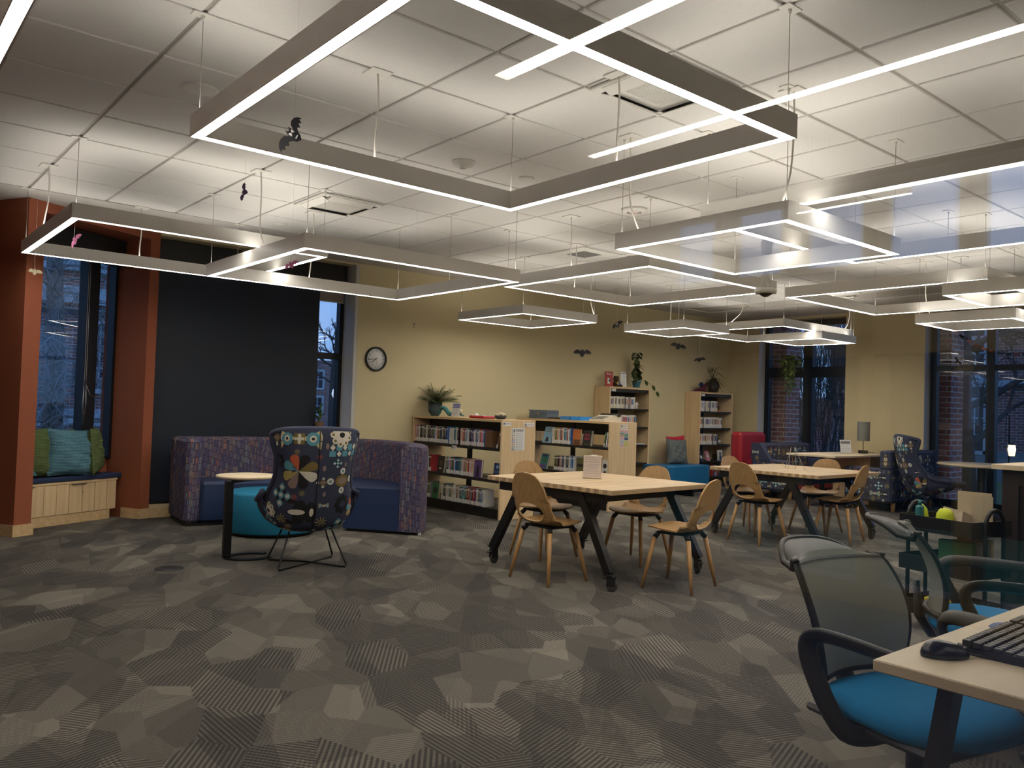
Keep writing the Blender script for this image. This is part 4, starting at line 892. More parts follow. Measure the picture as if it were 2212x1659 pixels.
# ================================================================ BOOKS
ORD = 'first second third fourth fifth sixth seventh eighth ninth tenth eleventh twelfth thirteenth fourteenth fifteenth sixteenth seventeenth eighteenth nineteenth twentieth'.split()
def ordn(k):
    if k < 20: return ORD[k]
    t_ = ['twenty', 'thirty', 'forty'][(k + 1) // 10 - 2]; r = (k + 1) % 10
    return (t_ + '-' + ORD[r - 1]) if r else {'twenty': 'twentieth', 'thirty': 'thirtieth', 'forty': 'fortieth'}[t_]
COLS = {'white': (208, 206, 198), 'grey': (120, 122, 124), 'black': (30, 30, 34), 'navy': (34, 44, 84), 'blue': (44, 100, 168), 'light blue': (120, 158, 184), 'red': (156, 40, 44), 'pink': (200, 128, 138), 'olive': (96, 96, 56), 'teal': (36, 108, 112), 'orange': (190, 110, 56), 'cream': (198, 184, 150), 'green': (52, 104, 62), 'purple': (92, 66, 120), 'brown': (100, 70, 46), 'yellow': (196, 172, 74)}
def book_mat(c): return plain('book_' + c.replace(' ', '_'), COLS[c], .55, nz=.25)
M_page = plain('book_pages', (206, 198, 178), .9); M_lab = plain('spine_label', (214, 212, 208), .7)
_bk = {}
def book(c, th, hh, dp, lab=True, name='book', deco=0):
    """spine faces local -y; stands on z=0; returns root (a mesh) with an optional label child"""
    k = (c, round(th, 3), round(hh, 3), dp, lab, deco)
    if k not in _bk:
        g = G(); g.box(0, .0022, 0, dp, 0, hh).box(th - .0022, th, 0, dp, 0, hh).box(.0022, th - .0022, 0, .003, 0, hh); g.box(.0024, th - .0024, .0032, dp - .004, .003, hh - .003, 1)
        if deco == 1: g.box(th * .42, th * .62, -.0006, -.0001, hh * .42, hh * .82, 2).box(th * .15, th * .85, -.0006, -.0001, hh * .9, hh * .93, 2)
        if deco > 1: g.box(th * .2, th * .8, -.0006, -.0001, hh * .35, hh * .85, 2)
        dm = book_mat({'white': 'grey', 'cream': 'red', 'light blue': 'navy', 'yellow': 'black', 'pink': 'white', 'grey': 'white'}.get(c, 'cream')) if deco == 1 else book_mat(['blue', 'red', 'black', 'orange', 'purple'][deco % 5])
        o = g.build('book', [book_mat(c), M_page, dm]); me = o.data; bpy.data.objects.remove(o); ml = None
        if lab: o = G().box(.001, th - .001, -.0012, -.0002, .006, .052).box(.002, th - .002, -.0012, -.0002, hh - .035, hh - .022).build('spine_label', M_lab); ml = o.data; bpy.data.objects.remove(o)
        _bk[k] = (me, ml)
    me, ml = _bk[k]; o = bpy.data.objects.new(name, me); C.objects.link(o)
    if ml: l_ = bpy.data.objects.new('spine_label', ml); C.objects.link(l_); l_.parent = o
    return o
def row(origin, ax, cols, hh, where, seed, th=(.026, .042), dp=.15, lab=True, group=None, cat='book', deco=0, k0=0, hv=.015):
    """books side by side from the left; ax: rotation so that local x runs to the right of the row"""
    rnd = random.Random(seed); x = 0; M = rotz(ax, origin)
    for k, c in enumerate(cols):
        t_ = round(rnd.uniform(*th), 3); h_ = round(hh - rnd.choice([0, 0, hv * .5, hv]), 3)
        o = book(c, t_, h_, dp, lab, deco=(rnd.choice([0, 1, 1]) if deco == 0 else rnd.choice([0, 1, 2, 3, 4, 5, 6, 7])))
        p = M @ Vector((x, rnd.uniform(0, .006), 0)); o.location = p; o.rotation_euler = (0, 0, ax)
        tag(o, f'{c} spined book, {ordn(k + k0)} from the left {where}', cat, group); x += t_ + .0015
    return x
def face_book(label, loc, rz, w_, h_, c, th=.025, lean=.25, art=None, name='book', group=None):
    """cover faces local -y"""
    M = Matrix.Rotation(-lean, 4, 'X'); g = G(); g.box(-w_ / 2, w_ / 2, 0, .002, 0, h_, M=M).box(-w_ / 2, w_ / 2, th - .002, th, 0, h_, M=M).box(-w_ / 2, -w_ / 2 + .003, .002, th - .002, 0, h_, M=M); g.box(-w_ / 2 + .003, w_ / 2 - .003, .0022, th - .0022, .003, h_ - .003, 1, M=M)
    o = g.build(name, [book_mat(c), M_page]); tag(o, label, 'book', group); o.location = loc; o.rotation_euler = (0, 0, rz)
    if art:
        for k, (mat, fn) in enumerate(art):
            q = G(); fn(q, M @ FM((0, -.0008 - k * .0004, 0), (1, 0, 0), (0, 0, 1)), w_, h_); q.build('cover_art', mat, o)
    return o
def art_rect(x0, x1, y0, y1): return lambda g, M, w_, h_: g.box(x0 * w_, x1 * w_, y0 * h_, y1 * h_, -.0002, .0003, M=M)
def art_disc(x, y, rx, ry=None): return lambda g, M, w_, h_: g.prism(disc(x * w_, y * h_, rx * w_, (ry or rx) * w_, 14), -.0002, .0003, M=M)
def art_text(s_, size, x, y, wd=None): return lambda g, M, w_, h_: g.text(s_, size, M @ Matrix.Translation((x * w_, y * h_, .0004)), w=wd and wd * w_)
# ================================================================ LOW BOOKCASES
def tagplate(parent, loc, w_, h_, txt, M0, icon=True, name='label_plate'):
    M = M0; g = G(); g.box(loc[0] - w_ / 2, loc[0] + w_ / 2, loc[1] - h_ / 2, loc[1] + h_ / 2, .0002, .0025, M=M); p = g.build(name, M_paper, parent)
    q = G(); q.text(txt, h_ * .5, M @ Matrix.Translation((loc[0] + w_ * .14, loc[1], .003)), 0, w=w_ * .62)
    q.prism(disc(loc[0] - w_ * .34, loc[1], h_ * .33, h_ * .33, 14), .0026, .0032, 1, M=M); q.add([(loc[0] - w_ * .34 - h_ * .12, loc[1] - h_ * .2, .0036), (loc[0] - w_ * .34 + h_ * .12, loc[1] - h_ * .2, .0036), (loc[0] - w_ * .34, loc[1] + h_ * .18, .0036)], [(0, 1, 2)], 2, M=M)
    q.build('lettering', [plain('maroon_ink', (150, 60, 70), .7), plain('slate_ink', (60, 80, 86), .7), M_paper], p); return p
def lowcase(name, label, x0, y0, y1):
    t = thing(name, label, 'bookcase', (x0, y0, 0)); D, Ln, HT = .52, y1 - y0, 1.165
    G().box(0, D, 0, .028, 0, HT, b=.002).build('end_panel', M_maple, t); G().box(0, D, Ln - .028, Ln, 0, HT, b=.002).build('end_panel', M_maple, t)
    G().box(0, D, .0285, Ln - .0285, HT - .03, HT, b=.002).build('top', M_mapleh, t)
    G().box(.02, D - .02, .03, Ln - .03, 0.002, .10).build('base', M_shelf, t)
    for z in (.455, .828): G().box(.008, .235, .03, Ln - .03, z - .034, z).box(D - .235, D - .008, .03, Ln - .03, z - .034, z).build('shelf', M_shelf, t)
    G().box(.008, D - .008, .03, Ln - .03, .101, .116).build('shelf', M_shelf, t)
    G().box(D / 2 - .02, D / 2 + .02, Ln / 2 - .03, Ln / 2 + .03, .117, HT - .031).build('post', M_shelf, t)
    G().box(D / 2 - .006, D / 2 + .006, .03, Ln / 2 - .031, .98, HT - .032).box(D / 2 - .006, D / 2 + .006, Ln / 2 + .031, Ln - .03, .98, HT - .032).build('back_rail', M_shelf, t)
    return t, D, Ln
S1, D1, L1 = lowcase('low_bookcase', 'low maple bookcase lettered FICTION and GRAPHIC NOVELS on its end panel', 6.0, 7.34, 9.235)
EP = lambda: FM((0, -.0004, 0), (1, 0, 0), (0, 0, 1))
tagplate(S1, (.075, 1.118), .13, .045, 'FICTION', EP()); tagplate(S1, (.415, 1.112), .165, .045, 'GRAPHIC NOVELS', EP())
p = G().box(.145, .352, .808, 1.072, -.003, -.0004, M=FM((0, 0, 0), (1, 0, 0), (0, 0, 1)) @ Matrix.Scale(-1, 4, (0, 0, 1))).build('genre_chart', M_paper, S1, 'white chart of coloured stickers')
g = G(); F = FM((0, -.0036, 0), (1, 0, 0), (0, 0, 1)); g.box(.205, .335, 1.048, 1.055, 0, .0004, 1, M=F).box(.205, .325, 1.036, 1.040, 0, .0004, 1, M=F).box(.205, .33, 1.028, 1.031, 0, .0004, 1, M=F); g.box(.16, .168, 1.015, 1.06, 0, .0004, 1, M=F).box(.178, .19, 1.02, 1.058, 0, .0004, 1, M=F)
cc = [(0,), (2,), (3,), (4,), (5,), (6,), (3,), (7,), (2,), (1,)]
for k in range(10):
    y = 1.005 - k * .021; g.box(.152, .170, y - .006, y + .006, 0, .0004, [8, 2, 3, 4, 5, 6, 3, 7, 2, 1][k], M=F).prism(disc(.182, y, .005, n=8), 0, .0004, 1, M=F).box(.192, .2, y - .006, y + .006, 0, .0004, [8, 9, 3, 4, 10, 4, 3, 4, 9, 1][k], M=F); g.box(.215, .24, y, y + .004, 0, .0004, 1, M=F).box(.245, .32, y - .001, y + .003, 0, .0004, 11, M=F)
g.build('chart_print', [M_paper, M_ink, book_mat('green'), book_mat('yellow'), book_mat('red'), book_mat('blue'), book_mat('orange'), book_mat('pink'), book_mat('cream'), book_mat('teal'), book_mat('navy'), plain('grey_print', (150, 150, 156), .8)], p)
tagplate(S1, (0, 0), .105, .05, 'FICTION', FM((.002, .93, .79), (0, -1, 0), (0, 0, 1)))
S2, D2, L2 = lowcase('low_bookcase', 'low double-sided maple bookcase on the right, lettered NONFICTION on its end panel', 7.82, 7.34, 9.235)
tagplate(S2, (.27, 1.112), .14, .045, 'NONFICTION', EP())
p = G().box(.185, .355, .835, 1.075, -.003, -.0004, M=FM((0, 0, 0), (1, 0, 0), (0, 0, 1)) @ Matrix.Scale(-1, 4, (0, 0, 1))).build('subject_chart', M_paper, S2, 'chart of pink, green, blue and yellow blocks')
g = G()
for (xa, xb, ya, yb_, c) in ((.19, .265, 1.03, 1.062, 0), (.19, .265, 1.0, 1.026, 1), (.19, .265, .975, .996, 2), (.19, .265, .93, .972, 0), (.19, .265, .885, .926, 5), (.19, .265, .84, .882, 0), (.272, .35, 1.02, 1.062, 0), (.272, .35, .97, 1.015, 1), (.272, .35, .925, .966, 3), (.272, .35, .84, .92, 4)): g.box(xa, xb, ya, yb_, 0, .0004, c, M=F)
g.build('chart_print', [plain('chart_pink', (206, 170, 172), .8), plain('chart_green', (110, 150, 134), .8), plain('chart_orange', (196, 130, 100), .8), plain('chart_blue', (74, 96, 132), .8), plain('chart_yellow', (196, 190, 116), .8), plain('chart_grey', (170, 180, 186), .8)], p)
NW = -PI / 2    # local x of a row points to world -Y (to the right for a viewer on the -X side)
W1 = 'on the top fiction shelf'; W2 = 'on the middle fiction shelf'; W3 = 'on the bottom fiction shelf'
def cl(s_): return {'w': 'white', 'g': 'grey', 'k': 'black', 'n': 'navy', 'b': 'blue', 'l': 'light blue', 'r': 'red', 'p': 'pink', 'o': 'olive', 't': 'teal', 'a': 'orange', 'c': 'cream', 'e': 'green', 'u': 'purple', 'm': 'brown', 'y': 'yellow'}[s_]
x = row((6.02, 9.19, .8285), NW, [cl(q) for q in 'pgwkkgkwkknobwrengknb'], .215, W1, 1, (.030, .038), group='books on the top fiction shelf')
face_book('white book turned cover-out in the middle of the top shelf of the fiction bookcase', (6.03, 9.19 - x - .07, .8285), NW, .13, .205, 'white', .03, .05)
x2 = row((6.02, 8.31, .8285), NW, [cl('t'), cl('w'), cl('k')], .22, W1 + ', after the white cover', 2, (.024, .03), group='books on the top fiction shelf')
x3 = row((6.02, 8.185, .8285), NW, [cl(q) for q in 'pcrglwnnuwgbwrpb'], .21, W1 + ', right half', 3, (.024, .032), group='books on the top fiction shelf')
y_ = 8.185 - x3 - .02
o = tag(G().box(0, .13, 0, .14, 0, .195, b=.003).build('boxed_set', book_mat('brown')), 'tan basket-patterned boxed set on the top shelf of the fiction bookcase', 'book'); o.location = (6.02, y_, .8285); o.rotation_euler = (0, 0, NW)
o = book('brown', .03, .20, .14); tag(o, 'brown book leaning at the right end of the top fiction shelf', 'book'); o.location = (6.03, y_ - .20, .8285 + .001); o.rotation_euler = (0, math.radians(17), NW)
face_book('black book with a rust picture standing cover-out left on the middle fiction shelf', (6.04, 8.62, .4555), NW, .14, .21, 'black', .03, .12, [(book_mat('brown'), art_disc(0, .55, .25)), (book_mat('cream'), art_rect(-.2, .2, .2, .28))])
row((6.02, 8.90, .4555), NW, [cl(q) for q in 'pwkr'], .21, W2 + ', before the black cover', 4, (.022, .03), group='books on the middle fiction shelf')
x = row((6.02, 8.46, .4555), NW, [cl(q) for q in 'klptkwbntgwpocr'], .21, W2, 5, (.024, .036), group='books on the middle fiction shelf')
x_ = row((6.02, 8.46 - x, .4555), NW, [cl(q) for q in 'wpc'], .205, W2, 6, (.02, .026), group='books on the middle fiction shelf', k0=15)
face_book('mauve book with a dark hooded figure cover-out on the middle fiction shelf', (6.03, 8.46 - x - x_ - .08, .4555), NW, .14, .205, 'purple', .03, .06, [(book_mat('black'), art_disc(0, .62, .14)), (book_mat('black'), art_rect(-.18, .18, .05, .55))])
face_book('blue-black book titled BLOOD, cover-out on the middle fiction shelf', (6.03, 7.46, .4555), NW, .13, .20, 'navy', .03, .12, [(book_mat('light blue'), art_text('BLOOD', .035, 0, .48, .8)), (book_mat('light blue'), art_disc(0, .78, .18))])
row((6.02, 8.90, .1165), NW, [cl(q) for q in 'weog'], .20, W3 + ', nearest the sofa', 7, (.022, .03), group='books on the bottom fiction shelf')
face_book('green and black book cover-out left on the bottom fiction shelf', (6.03, 8.70, .1165), NW, .14, .20, 'green', .03, .08, [(book_mat('black'), art_disc(0, .5, .3))])
row((6.02, 8.55, .1165), NW, [cl(q) for q in 'cgkwctcwwmcbeltmrgkruwobgw'], .205, W3, 8, (.026, .042), group='books on the bottom fiction shelf')
# right low case
V1 = 'on the upper nonfiction shelf'; V2 = 'on the lower nonfiction shelf'
face_book('dark book cover-out at the far left of the upper nonfiction shelf', (7.86, 8.98, .8285), NW, .15, .21, 'black', .03, .15, [(book_mat('pink'), art_disc(0, .35, .2)), (book_mat('blue'), art_rect(-.3, .3, .05, .14))])
face_book('slate blue book with a dark crown shape leaning cover-out on the upper nonfiction shelf', (7.85, 8.60, .8285), NW, .17, .235, 'light blue', .03, .28, [(book_mat('black'), art_rect(-.2, .2, .08, .2)), (book_mat('black'), art_disc(0, .26, .16)), (book_mat('grey'), art_rect(-.2, .3, .84, .9)), (book_mat('grey'), art_rect(-.3, .3, .68, .76))])
row((7.84, 8.47, .8285), NW, [cl(q) for q in 'wceawgrwtlrwb'], .225, V1, 9, (.022, .032), group='books on the upper nonfiction shelf')
face_book('orange and brown book cover-out beside the row on the upper nonfiction shelf', (7.87, 8.01, .8285), NW, .15, .215, 'orange', .03, .02, [(book_mat('brown'), art_rect(-.35, .45, .03, .35))])
face_book('black book titled YOU TOO? in pink leaning cover-out on the upper nonfiction shelf', (7.85, 7.80, .8285), NW, .15, .21, 'black', .045, .12, [(plain('hot_pink', (230, 70, 90), .6), art_text('YOU', .045, 0, .68, .62)), (plain('hot_pink', (230, 70, 90), .6), art_text('TOO?', .045, 0, .44, .72)), (book_mat('olive'), art_rect(-.3, .3, .08, .13))])
for k, (c, y) in enumerate((('green', 7.48), ('white', 7.445), ('purple', 7.41))):
    o = book(c, .02, .20, .14); tag(o, f'{c} book leaning at the right end of the upper nonfiction shelf', 'book'); o.location = (7.85, y, .829); o.rotation_euler = (0, math.radians(9), NW)
face_book('dark teal book cover-out at the far left of the lower nonfiction shelf', (7.86, 9.0, .4555), NW, .16, .22, 'black', .04, .1, [(book_mat('teal'), art_disc(0, .4, .2))])
face_book('green and purple comic leaning cover-out on the lower nonfiction shelf', (7.85, 8.66, .4555), NW, .15, .22, 'teal', .03, .25, [(book_mat('purple'), art_rect(-.48, .3, .02, .3)), (book_mat('green'), art_disc(.05, .6, .3, .2)), (book_mat('navy'), art_rect(-.3, .4, .8, .95))])
row((7.84, 8.42, .4555), NW, [cl(q) for q in 'ekmkpgnwgnwlbw'], .215, V2, 10, (.022, .034), group='books on the lower nonfiction shelf')
face_book('grey-green book cover-out beside the row on the lower nonfiction shelf', (7.86, 7.90, .4555), NW, .17, .20, 'olive', .03, .0, [(book_mat('black'), art_rect(-.4, .4, .4, .6))])
o = tag(G().prism([(0, 0), (.16, 0), (.10, .24), (.02, .26)], 0, .003, M=FM((0, 0, 0), (0, -1, 0), (0, 0, 1))).build('bookend', M_shelf), 'black metal bookend on the lower nonfiction shelf', 'bookend'); o.location = (7.9, 7.75, .4556)
face_book('black and white patterned book at the right end of the lower nonfiction shelf', (7.86, 7.47, .4555), NW, .11, .21, 'white', .03, .15, [(book_mat('black'), art_disc(0, .6, .3)), (book_mat('black'), art_disc(.1, .2, .2))])
# ================================================================ TALL BOOKCASES (white comic volumes)
def tallcase(label, x0, x1, plate):
    t = thing('tall_bookcase', label, 'bookcase', (x0, 8.92, 0)); W_, D, HT = x1 - x0, .33, 1.70
    G().box(0, .028, 0, D, 0, HT, b=.002).build('side_panel', M_maple, t); G().box(W_ - .028, W_, 0, D, 0, HT, b=.002).build('side_panel', M_maple, t)
    G().box(.0285, W_ - .0285, 0, D, HT - .03, HT, b=.002).build('top', M_mapleh, t); G().box(.03, W_ - .03, .02, D - .01, .002, .09).build('base', M_shelf, t)
    G().box(.03, W_ - .03, D - .012, D - .002, 1.42, HT - .032).box(.03, .55 * W_, D - .012, D - .002, .092, 1.418).build('back_panel', M_shelf, t)
    for z in (.20, .47, .765, 1.06, 1.355): G().box(.03, W_ - .03, .01, D - .014, z - .025, z).box(W_ - .15, W_ - .03, D - .05, D - .016, z + .001, z + .11).build('shelf', M_shelf, t)
    tagplate(t, (.10, HT - .055), .105, .042, plate, FM((0, .012, 0), (1, 0, 0), (0, 0, 1))); G().box(.04, W_ - .04, .013, .02, HT - .085, HT - .031).build('rail', M_shelf, t)
    return t
tallcase('tall maple bookcase of comics with a toy bear and potted pothos on top', 9.47, 10.45, 'MANGA')
tallcase('tall maple bookcase in the back corner with a spiky plant on top', 11.78, 12.76, 'MANGA')
def manga(x0, z, n, where, seed, group):
    rnd = random.Random(seed); row((x0 + .05, 8.935, z + .0005), 0, [rnd.choice(['white', 'white', 'white', 'cream', 'grey', 'white']) for _ in range(n)], .19, where, seed, (.030, .040), .13, False, group, deco=2, hv=.008)
manga(9.47, 1.355, 16, 'on the top shelf of the left tall bookcase', 21, 'comics on the left tall bookcase')
manga(9.47, 1.06, 17, 'on the second shelf of the left tall bookcase', 22, 'comics on the left tall bookcase')
manga(11.78, 1.355, 14, 'on the top shelf of the corner tall bookcase', 23, 'comics on the corner tall bookcase')
manga(11.78, 1.06, 17, 'on the second shelf of the corner tall bookcase', 24, 'comics on the corner tall bookcase')
manga(11.78, .765, 14, 'on the third shelf of the corner tall bookcase', 25, 'comics on the corner tall bookcase')
face_book('white comic with a black-haired figure standing cover-out in the corner bookcase', (12.48, 8.96, .4705), 0, .13, .19, 'white', .02, .08, [(book_mat('black'), art_disc(.0, .68, .2)), (book_mat('navy'), art_rect(-.2, .25, .08, .5))])
face_book('pinkish comic leaning cover-out by the red pillow in the corner bookcase', (12.14, 8.96, .4705), .15, .12, .18, 'pink', .02, .3, [(book_mat('white'), art_disc(0, .5, .3))])
face_book('dark comic leaning cover-out leftmost on the low shelf of the corner bookcase', (11.94, 8.96, .4705), .15, .12, .18, 'black', .02, .3, [(book_mat('white'), art_disc(0, .4, .25))])
for k, (c, hh) in enumerate((('white', .03), ('green', .025), ('white', .03), ('red', .028), ('white', .03))):
    o = book(c, hh, .24, .16, False); tag(o, f'{c} large book lying flat, {ordn(k)} from the bottom of the stack in the corner bookcase', 'book'); o.rotation_euler = (0, PI / 2, PI / 2); o.location = (12.06, 8.97, .2005 + .0315 * (k + 1)); 
row((12.22, 8.935, .2005), 0, ['red', 'blue', 'white', 'orange', 'navy'], .19, 'on the bottom shelf of the corner tall bookcase', 26, (.03, .04), .13, False, deco=2)
t = thing('figurine', 'small white and blue flower-headed figurine on the left tall bookcase', 'figurine', (10.16, 8.97, 1.3555)); g = G()
for k in range(6): g.tube([(0, 0, .07), (math.cos(k) * .045, -.01, .07 + math.sin(k) * .045)], [.016, .006], 6)
g.lathe([(.02, 0), (.028, .03), (.014, .06), (.024, .09), (.001, .1)], 12).build('body', book_mat('white'), t)
tag(G().lathe([(.001, 0), (.045, .002), (.05, .012), (.02, .026), (.001, .028)], 12).build('figurine', book_mat('orange')), 'small orange fish-like toy on the corner tall bookcase', 'figurine').location = (12.38, 8.97, 1.3555)
t = thing('figurine', 'small black and white ball toy on the third shelf of the corner tall bookcase', 'figurine', (12.46, 8.98, .7655)); G().lathe([(.001, 0), (.03, .012), (.036, .04), (.02, .07), (.001, .075)], 14).build('body', book_mat('white'), t); G().lathe([(.001, 0), (.018, .008), (.001, .02)], 10).build('spot', book_mat('black'), t).location = (-.02, -.03, .03)
t = thing('sign_holder', 'black display block with a white paper on the lower right of the left tall bookcase', 'sign', (10.26, 9.0, .7655)); G().box(-.06, .10, 0, .01, 0, .01).box(-.07, .11, -.06, .03, .011, .02).build('notice', M_paper, t)
# ================================================================ THINGS ON THE BOOKCASES
M_leafd = plain('dark_leaf', (44, 66, 34), .6, nz=.3); M_leafm = plain('mid_leaf', (76, 104, 48), .6, nz=.3); M_leafl = plain('variegated_leaf', (130, 148, 78), .6, nz=.3); M_stem = plain('plant_stem', (92, 84, 50), .8); M_soil = plain('soil', (44, 34, 26), 1)
def leaf(g, p, d, l_, w_, up=V(0, 0, 1), droop=.2, mi=0, n=4):
    d = Vector(d).normalized(); s_ = d.cross(up); s_ = s_.normalized() if s_.length > 1e-3 else V(1, 0, 0); u = s_.cross(d); vs = []
    for i in range(n + 1):
        f = i / n; c = Vector(p) + d * l_ * f - Vector((0, 0, 1)) * droop * l_ * f * f; ww = w_ / 2 * math.sin(PI * min(1, f * .93 + .05)) ** .8
        vs += [c - s_ * ww + u * ww * .3, c, c + s_ * ww + u * ww * .3]
    fs = []
    for i in range(n): a = i * 3; fs += [(a, a + 1, a + 4, a + 3), (a + 1, a + 2, a + 5, a + 4)]
    g.add(vs, fs, mi, smooth=True)
def pot(prof, mat, t, soil_z, soil_r):
    G().lathe(prof, 32, cap=False).build('pot', mat, t); G().lathe([(.001, soil_z), (soil_r, soil_z)], 20, cap=False).build('soil', M_soil, t)
TZ = 1.1655
t = thing('potted_palm', 'feathery parlour palm in a dark grey-blue pot on the left end of the fiction bookcase', 'plant', (6.25, 9.08, TZ))
pot([(.001, .0), (.055, .0), (.055, .02), (.08, .04), (.092, .08), (.095, .185), (.085, .185), (.083, .09), (.001, .03)], plain('slate_pot', (62, 78, 82), .6, nz=.2), t, .165, .085)
rnd = random.Random(5); g = G(); st = G()
for k in range(46):
    a = rnd.uniform(0, 2 * PI); el = rnd.uniform(.35, 1.4); L_ = rnd.uniform(.22, .38); pts = []
    if math.sin(a) > .2 and el < .95: a = -a
    for i in range(9):
        f = i / 8; r = L_ * f * math.cos(el); pts.append(Vector((math.cos(a) * r * 1.15, min(math.sin(a) * r, .14), .17 + L_ * f * math.sin(el) - .25 * L_ * f * f)))
    st.tube(pts, .0016, 4)
    for i in range(2, 9):
        d = (pts[min(i + 1, 8)] - pts[i - 1]).normalized(); s_ = d.cross(V(0, 0, 1)).normalized()
        for sg in (-1, 1):
            for q_ in (0, .5): leaf(g, pts[i - 1] + (pts[i] - pts[i - 1]) * q_, d * .6 + s_ * sg, .085 * (1 - .5 * abs(i / 8 - .5)), .010, droop=.35, n=3, mi=rnd.choice([0, 0, 1]))
g.build('fronds', [M_leafd, M_leafm], t); st.build('stems', M_stem, t)
t = thing('plush_dragon', 'long teal plush dragon with pale spikes arched behind the blue-lettered sign', 'plush toy', (6.2, 8.68, TZ)); M_tp = cloth('teal_plush', (70, 128, 128), 60, .95, .25)
pts = [(0, .22, .02), (0, .22, .07), (0, .17, .115), (0, .10, .11), (0, .04, .07), (0, .0, .035), (0, -.10, .035), (0, -.20, .05), (0, -.27, .03), (0, -.32, .02)]
sm = [Vector(p) for p in pts]; f2 = []
for a_, b_ in zip(sm, sm[1:]): f2 += [a_.lerp(b_, k / 4) for k in range(4)]
f2.append(sm[-1]); 
for _ in range(2): f2 = [f2[0]] + [(f2[i - 1] + f2[i] * 2 + f2[i + 1]) / 4 for i in range(1, len(f2) - 1)] + [f2[-1]]
G().tube(f2, [.008 + .022 * math.sin(PI * min(1, i / (len(f2) - 1) * 1.1)) ** .7 for i in range(len(f2))], 12).build('body', M_tp, t)
g = G()
for i in range(3, len(f2) - 3, 2): g.tube([f2[i] + V(0, 0, .018), f2[i] + V(0, .012 if i < 10 else -.004, .045)], [.007, .001], 5)
g.build('spikes', book_mat('cream'), t)
G().lathe([(.001, -.02), (.022, -.01), (.026, .01), (.014, .03), (.001, .034)], 12, M=Matrix.Translation((0, -.25, .07))).tube([(0, -.25, .09), (0, -.235, .12)], [.008, .002], 6).build('head', book_mat('cream'), t)
sign('upright notice with bold blue lettering on the fiction bookcase', (6.12, 8.44, TZ), NW + .1, .165, .185, 7, M_bluei, 3, .15)
t = thing('paper_pyramid', 'small white folded paper pyramid on the fiction bookcase', 'paper model', (6.25, 8.16, TZ)); G().add([(-.05, -.05, 0), (.05, -.05, 0), (.05, .05, 0), (-.05, .05, 0), (0, 0, .07)], [(3, 2, 1, 0), (0, 1, 4), (1, 2, 4), (2, 3, 4), (3, 0, 4)]).build('body', M_paper, t)
t = thing('drawing_toy', 'flat red framed drawing toy lying on the fiction bookcase, white knobs up', 'toy', (6.2, 7.98, TZ), NW)
G().box(-.15, .15, -.10, .10, 0, .032, b=.012).build('frame', plain('toy_red', (168, 26, 40), .4), t); G().box(-.11, .11, -.05, .07, .0322, .034).build('screen', plain('grey_screen', (130, 132, 130), .3), t)
for sx in (-1, 1): G().lathe([(.001, 0), (.016, 0), (.016, .012), (.001, .014)], 16).build('knob', M_white, t).location = (sx * .12, -.075, .0325)
t = thing('popcorn_bowl', 'dark bowl heaped with pale yellow shapes on the fiction bookcase', 'bowl', (6.2, 7.62, TZ)); G().lathe([(.04, 0), (.065, .01), (.075, .045), (.069, .045), (.06, .014), (.001, .012)], 24, cap=False).build('bowl', plain('dark_bowl', (44, 44, 48), .5), t)
g = G(); rnd = random.Random(2)
for k in range(60):
    a, r = rnd.uniform(0, 6.3), .06 * math.sqrt(rnd.random()); g.lathe([(.001, -.01), (.011, -.004), (.012, .004), (.001, .011)], 6, M=Matrix.Translation((math.cos(a) * r, math.sin(a) * r, .048 + .028 * (1 - (r / .06) ** 2))))
o = g.build('filling', book_mat('cream'), t); o['kind'] = 'stuff'
t = thing('record_player', 'closed slate-blue suitcase record player with brass corners on the nonfiction bookcase', 'record player', (8.08, 8.92, TZ), NW + .12); M_case = plain('slate_vinyl', (84, 98, 112), .55, nz=.1); M_br = plain('brass', (170, 142, 84), .35, .8)
G().box(-.18, .18, -.13, .13, 0, .075, b=.006).build('base', M_case, t); G().box(-.18, .18, -.13, .13, .077, .125, b=.006).build('lid', M_case, t)
g = G()
for sx in (-1, 1):
    for z in (.0, .115): g.box(sx * .182 - .012, sx * .182 + .012 * 0 + (.0015 if sx > 0 else .012), -.1325, -.118, z, z + .012)
g.build('corner_cap', M_br, t); G().box(-.015, .015, -.134, -.1305, .06, .09).build('latch', M_br, t); G().tube([(-.05, -.132, .07), (-.045, -.15, .055), (.045, -.15, .055), (.05, -.132, .07)], .005, 6).build('handle', M_case, t)
t = thing('record_sleeve', 'flat brown record sleeves stacked on the nonfiction bookcase', 'record', (8.02, 8.52, TZ), NW); G().box(-.15, .15, -.12, .12, 0, .012).build('sleeve', book_mat('brown'), t); G().box(-.13, .16, -.10, .13, .0125, .026).build('sleeve', book_mat('black'), t)
for k, (y, lb) in enumerate(((8.26, 'left one of two translucent blue plastic trays on the nonfiction bookcase'), (8.05, 'right one of two translucent blue plastic trays on the nonfiction bookcase'))):
    t = thing('plastic_tray', lb, 'tray', (8.0, y, TZ), NW, 'blue plastic trays'); g = G(); mt = plain('blue_plastic' if k == 0 else 'bright_blue_plastic', (60, 130, 190) if k == 0 else (50, 140, 220), .25)
    g.box(-.095, .095, -.12, .12, 0, .003).box(-.095, -.091, -.12, .12, .0031, .05).box(.091, .095, -.12, .12, .0031, .05).box(-.0905, .0905, -.12, -.116, .0031, .05).box(-.0905, .0905, .116, .12, .0031, .05).build('tray', mt, t)
t = thing('typewriter', 'portable typewriter, cream body with black keys, on the near end of the nonfiction bookcase', 'typewriter', (8.06, 7.66, TZ), NW - .1); M_cm = plain('cream_enamel', (206, 200, 184), .35)
G().prism([(-.15, 0), (.15, 0), (.15, .022), (.05, .055), (-.02, .085), (-.15, .085)], -.16, .16, M=FM((0, 0, 0), (0, -1, 0), (0, 0, 1))).build('body', M_cm, t)
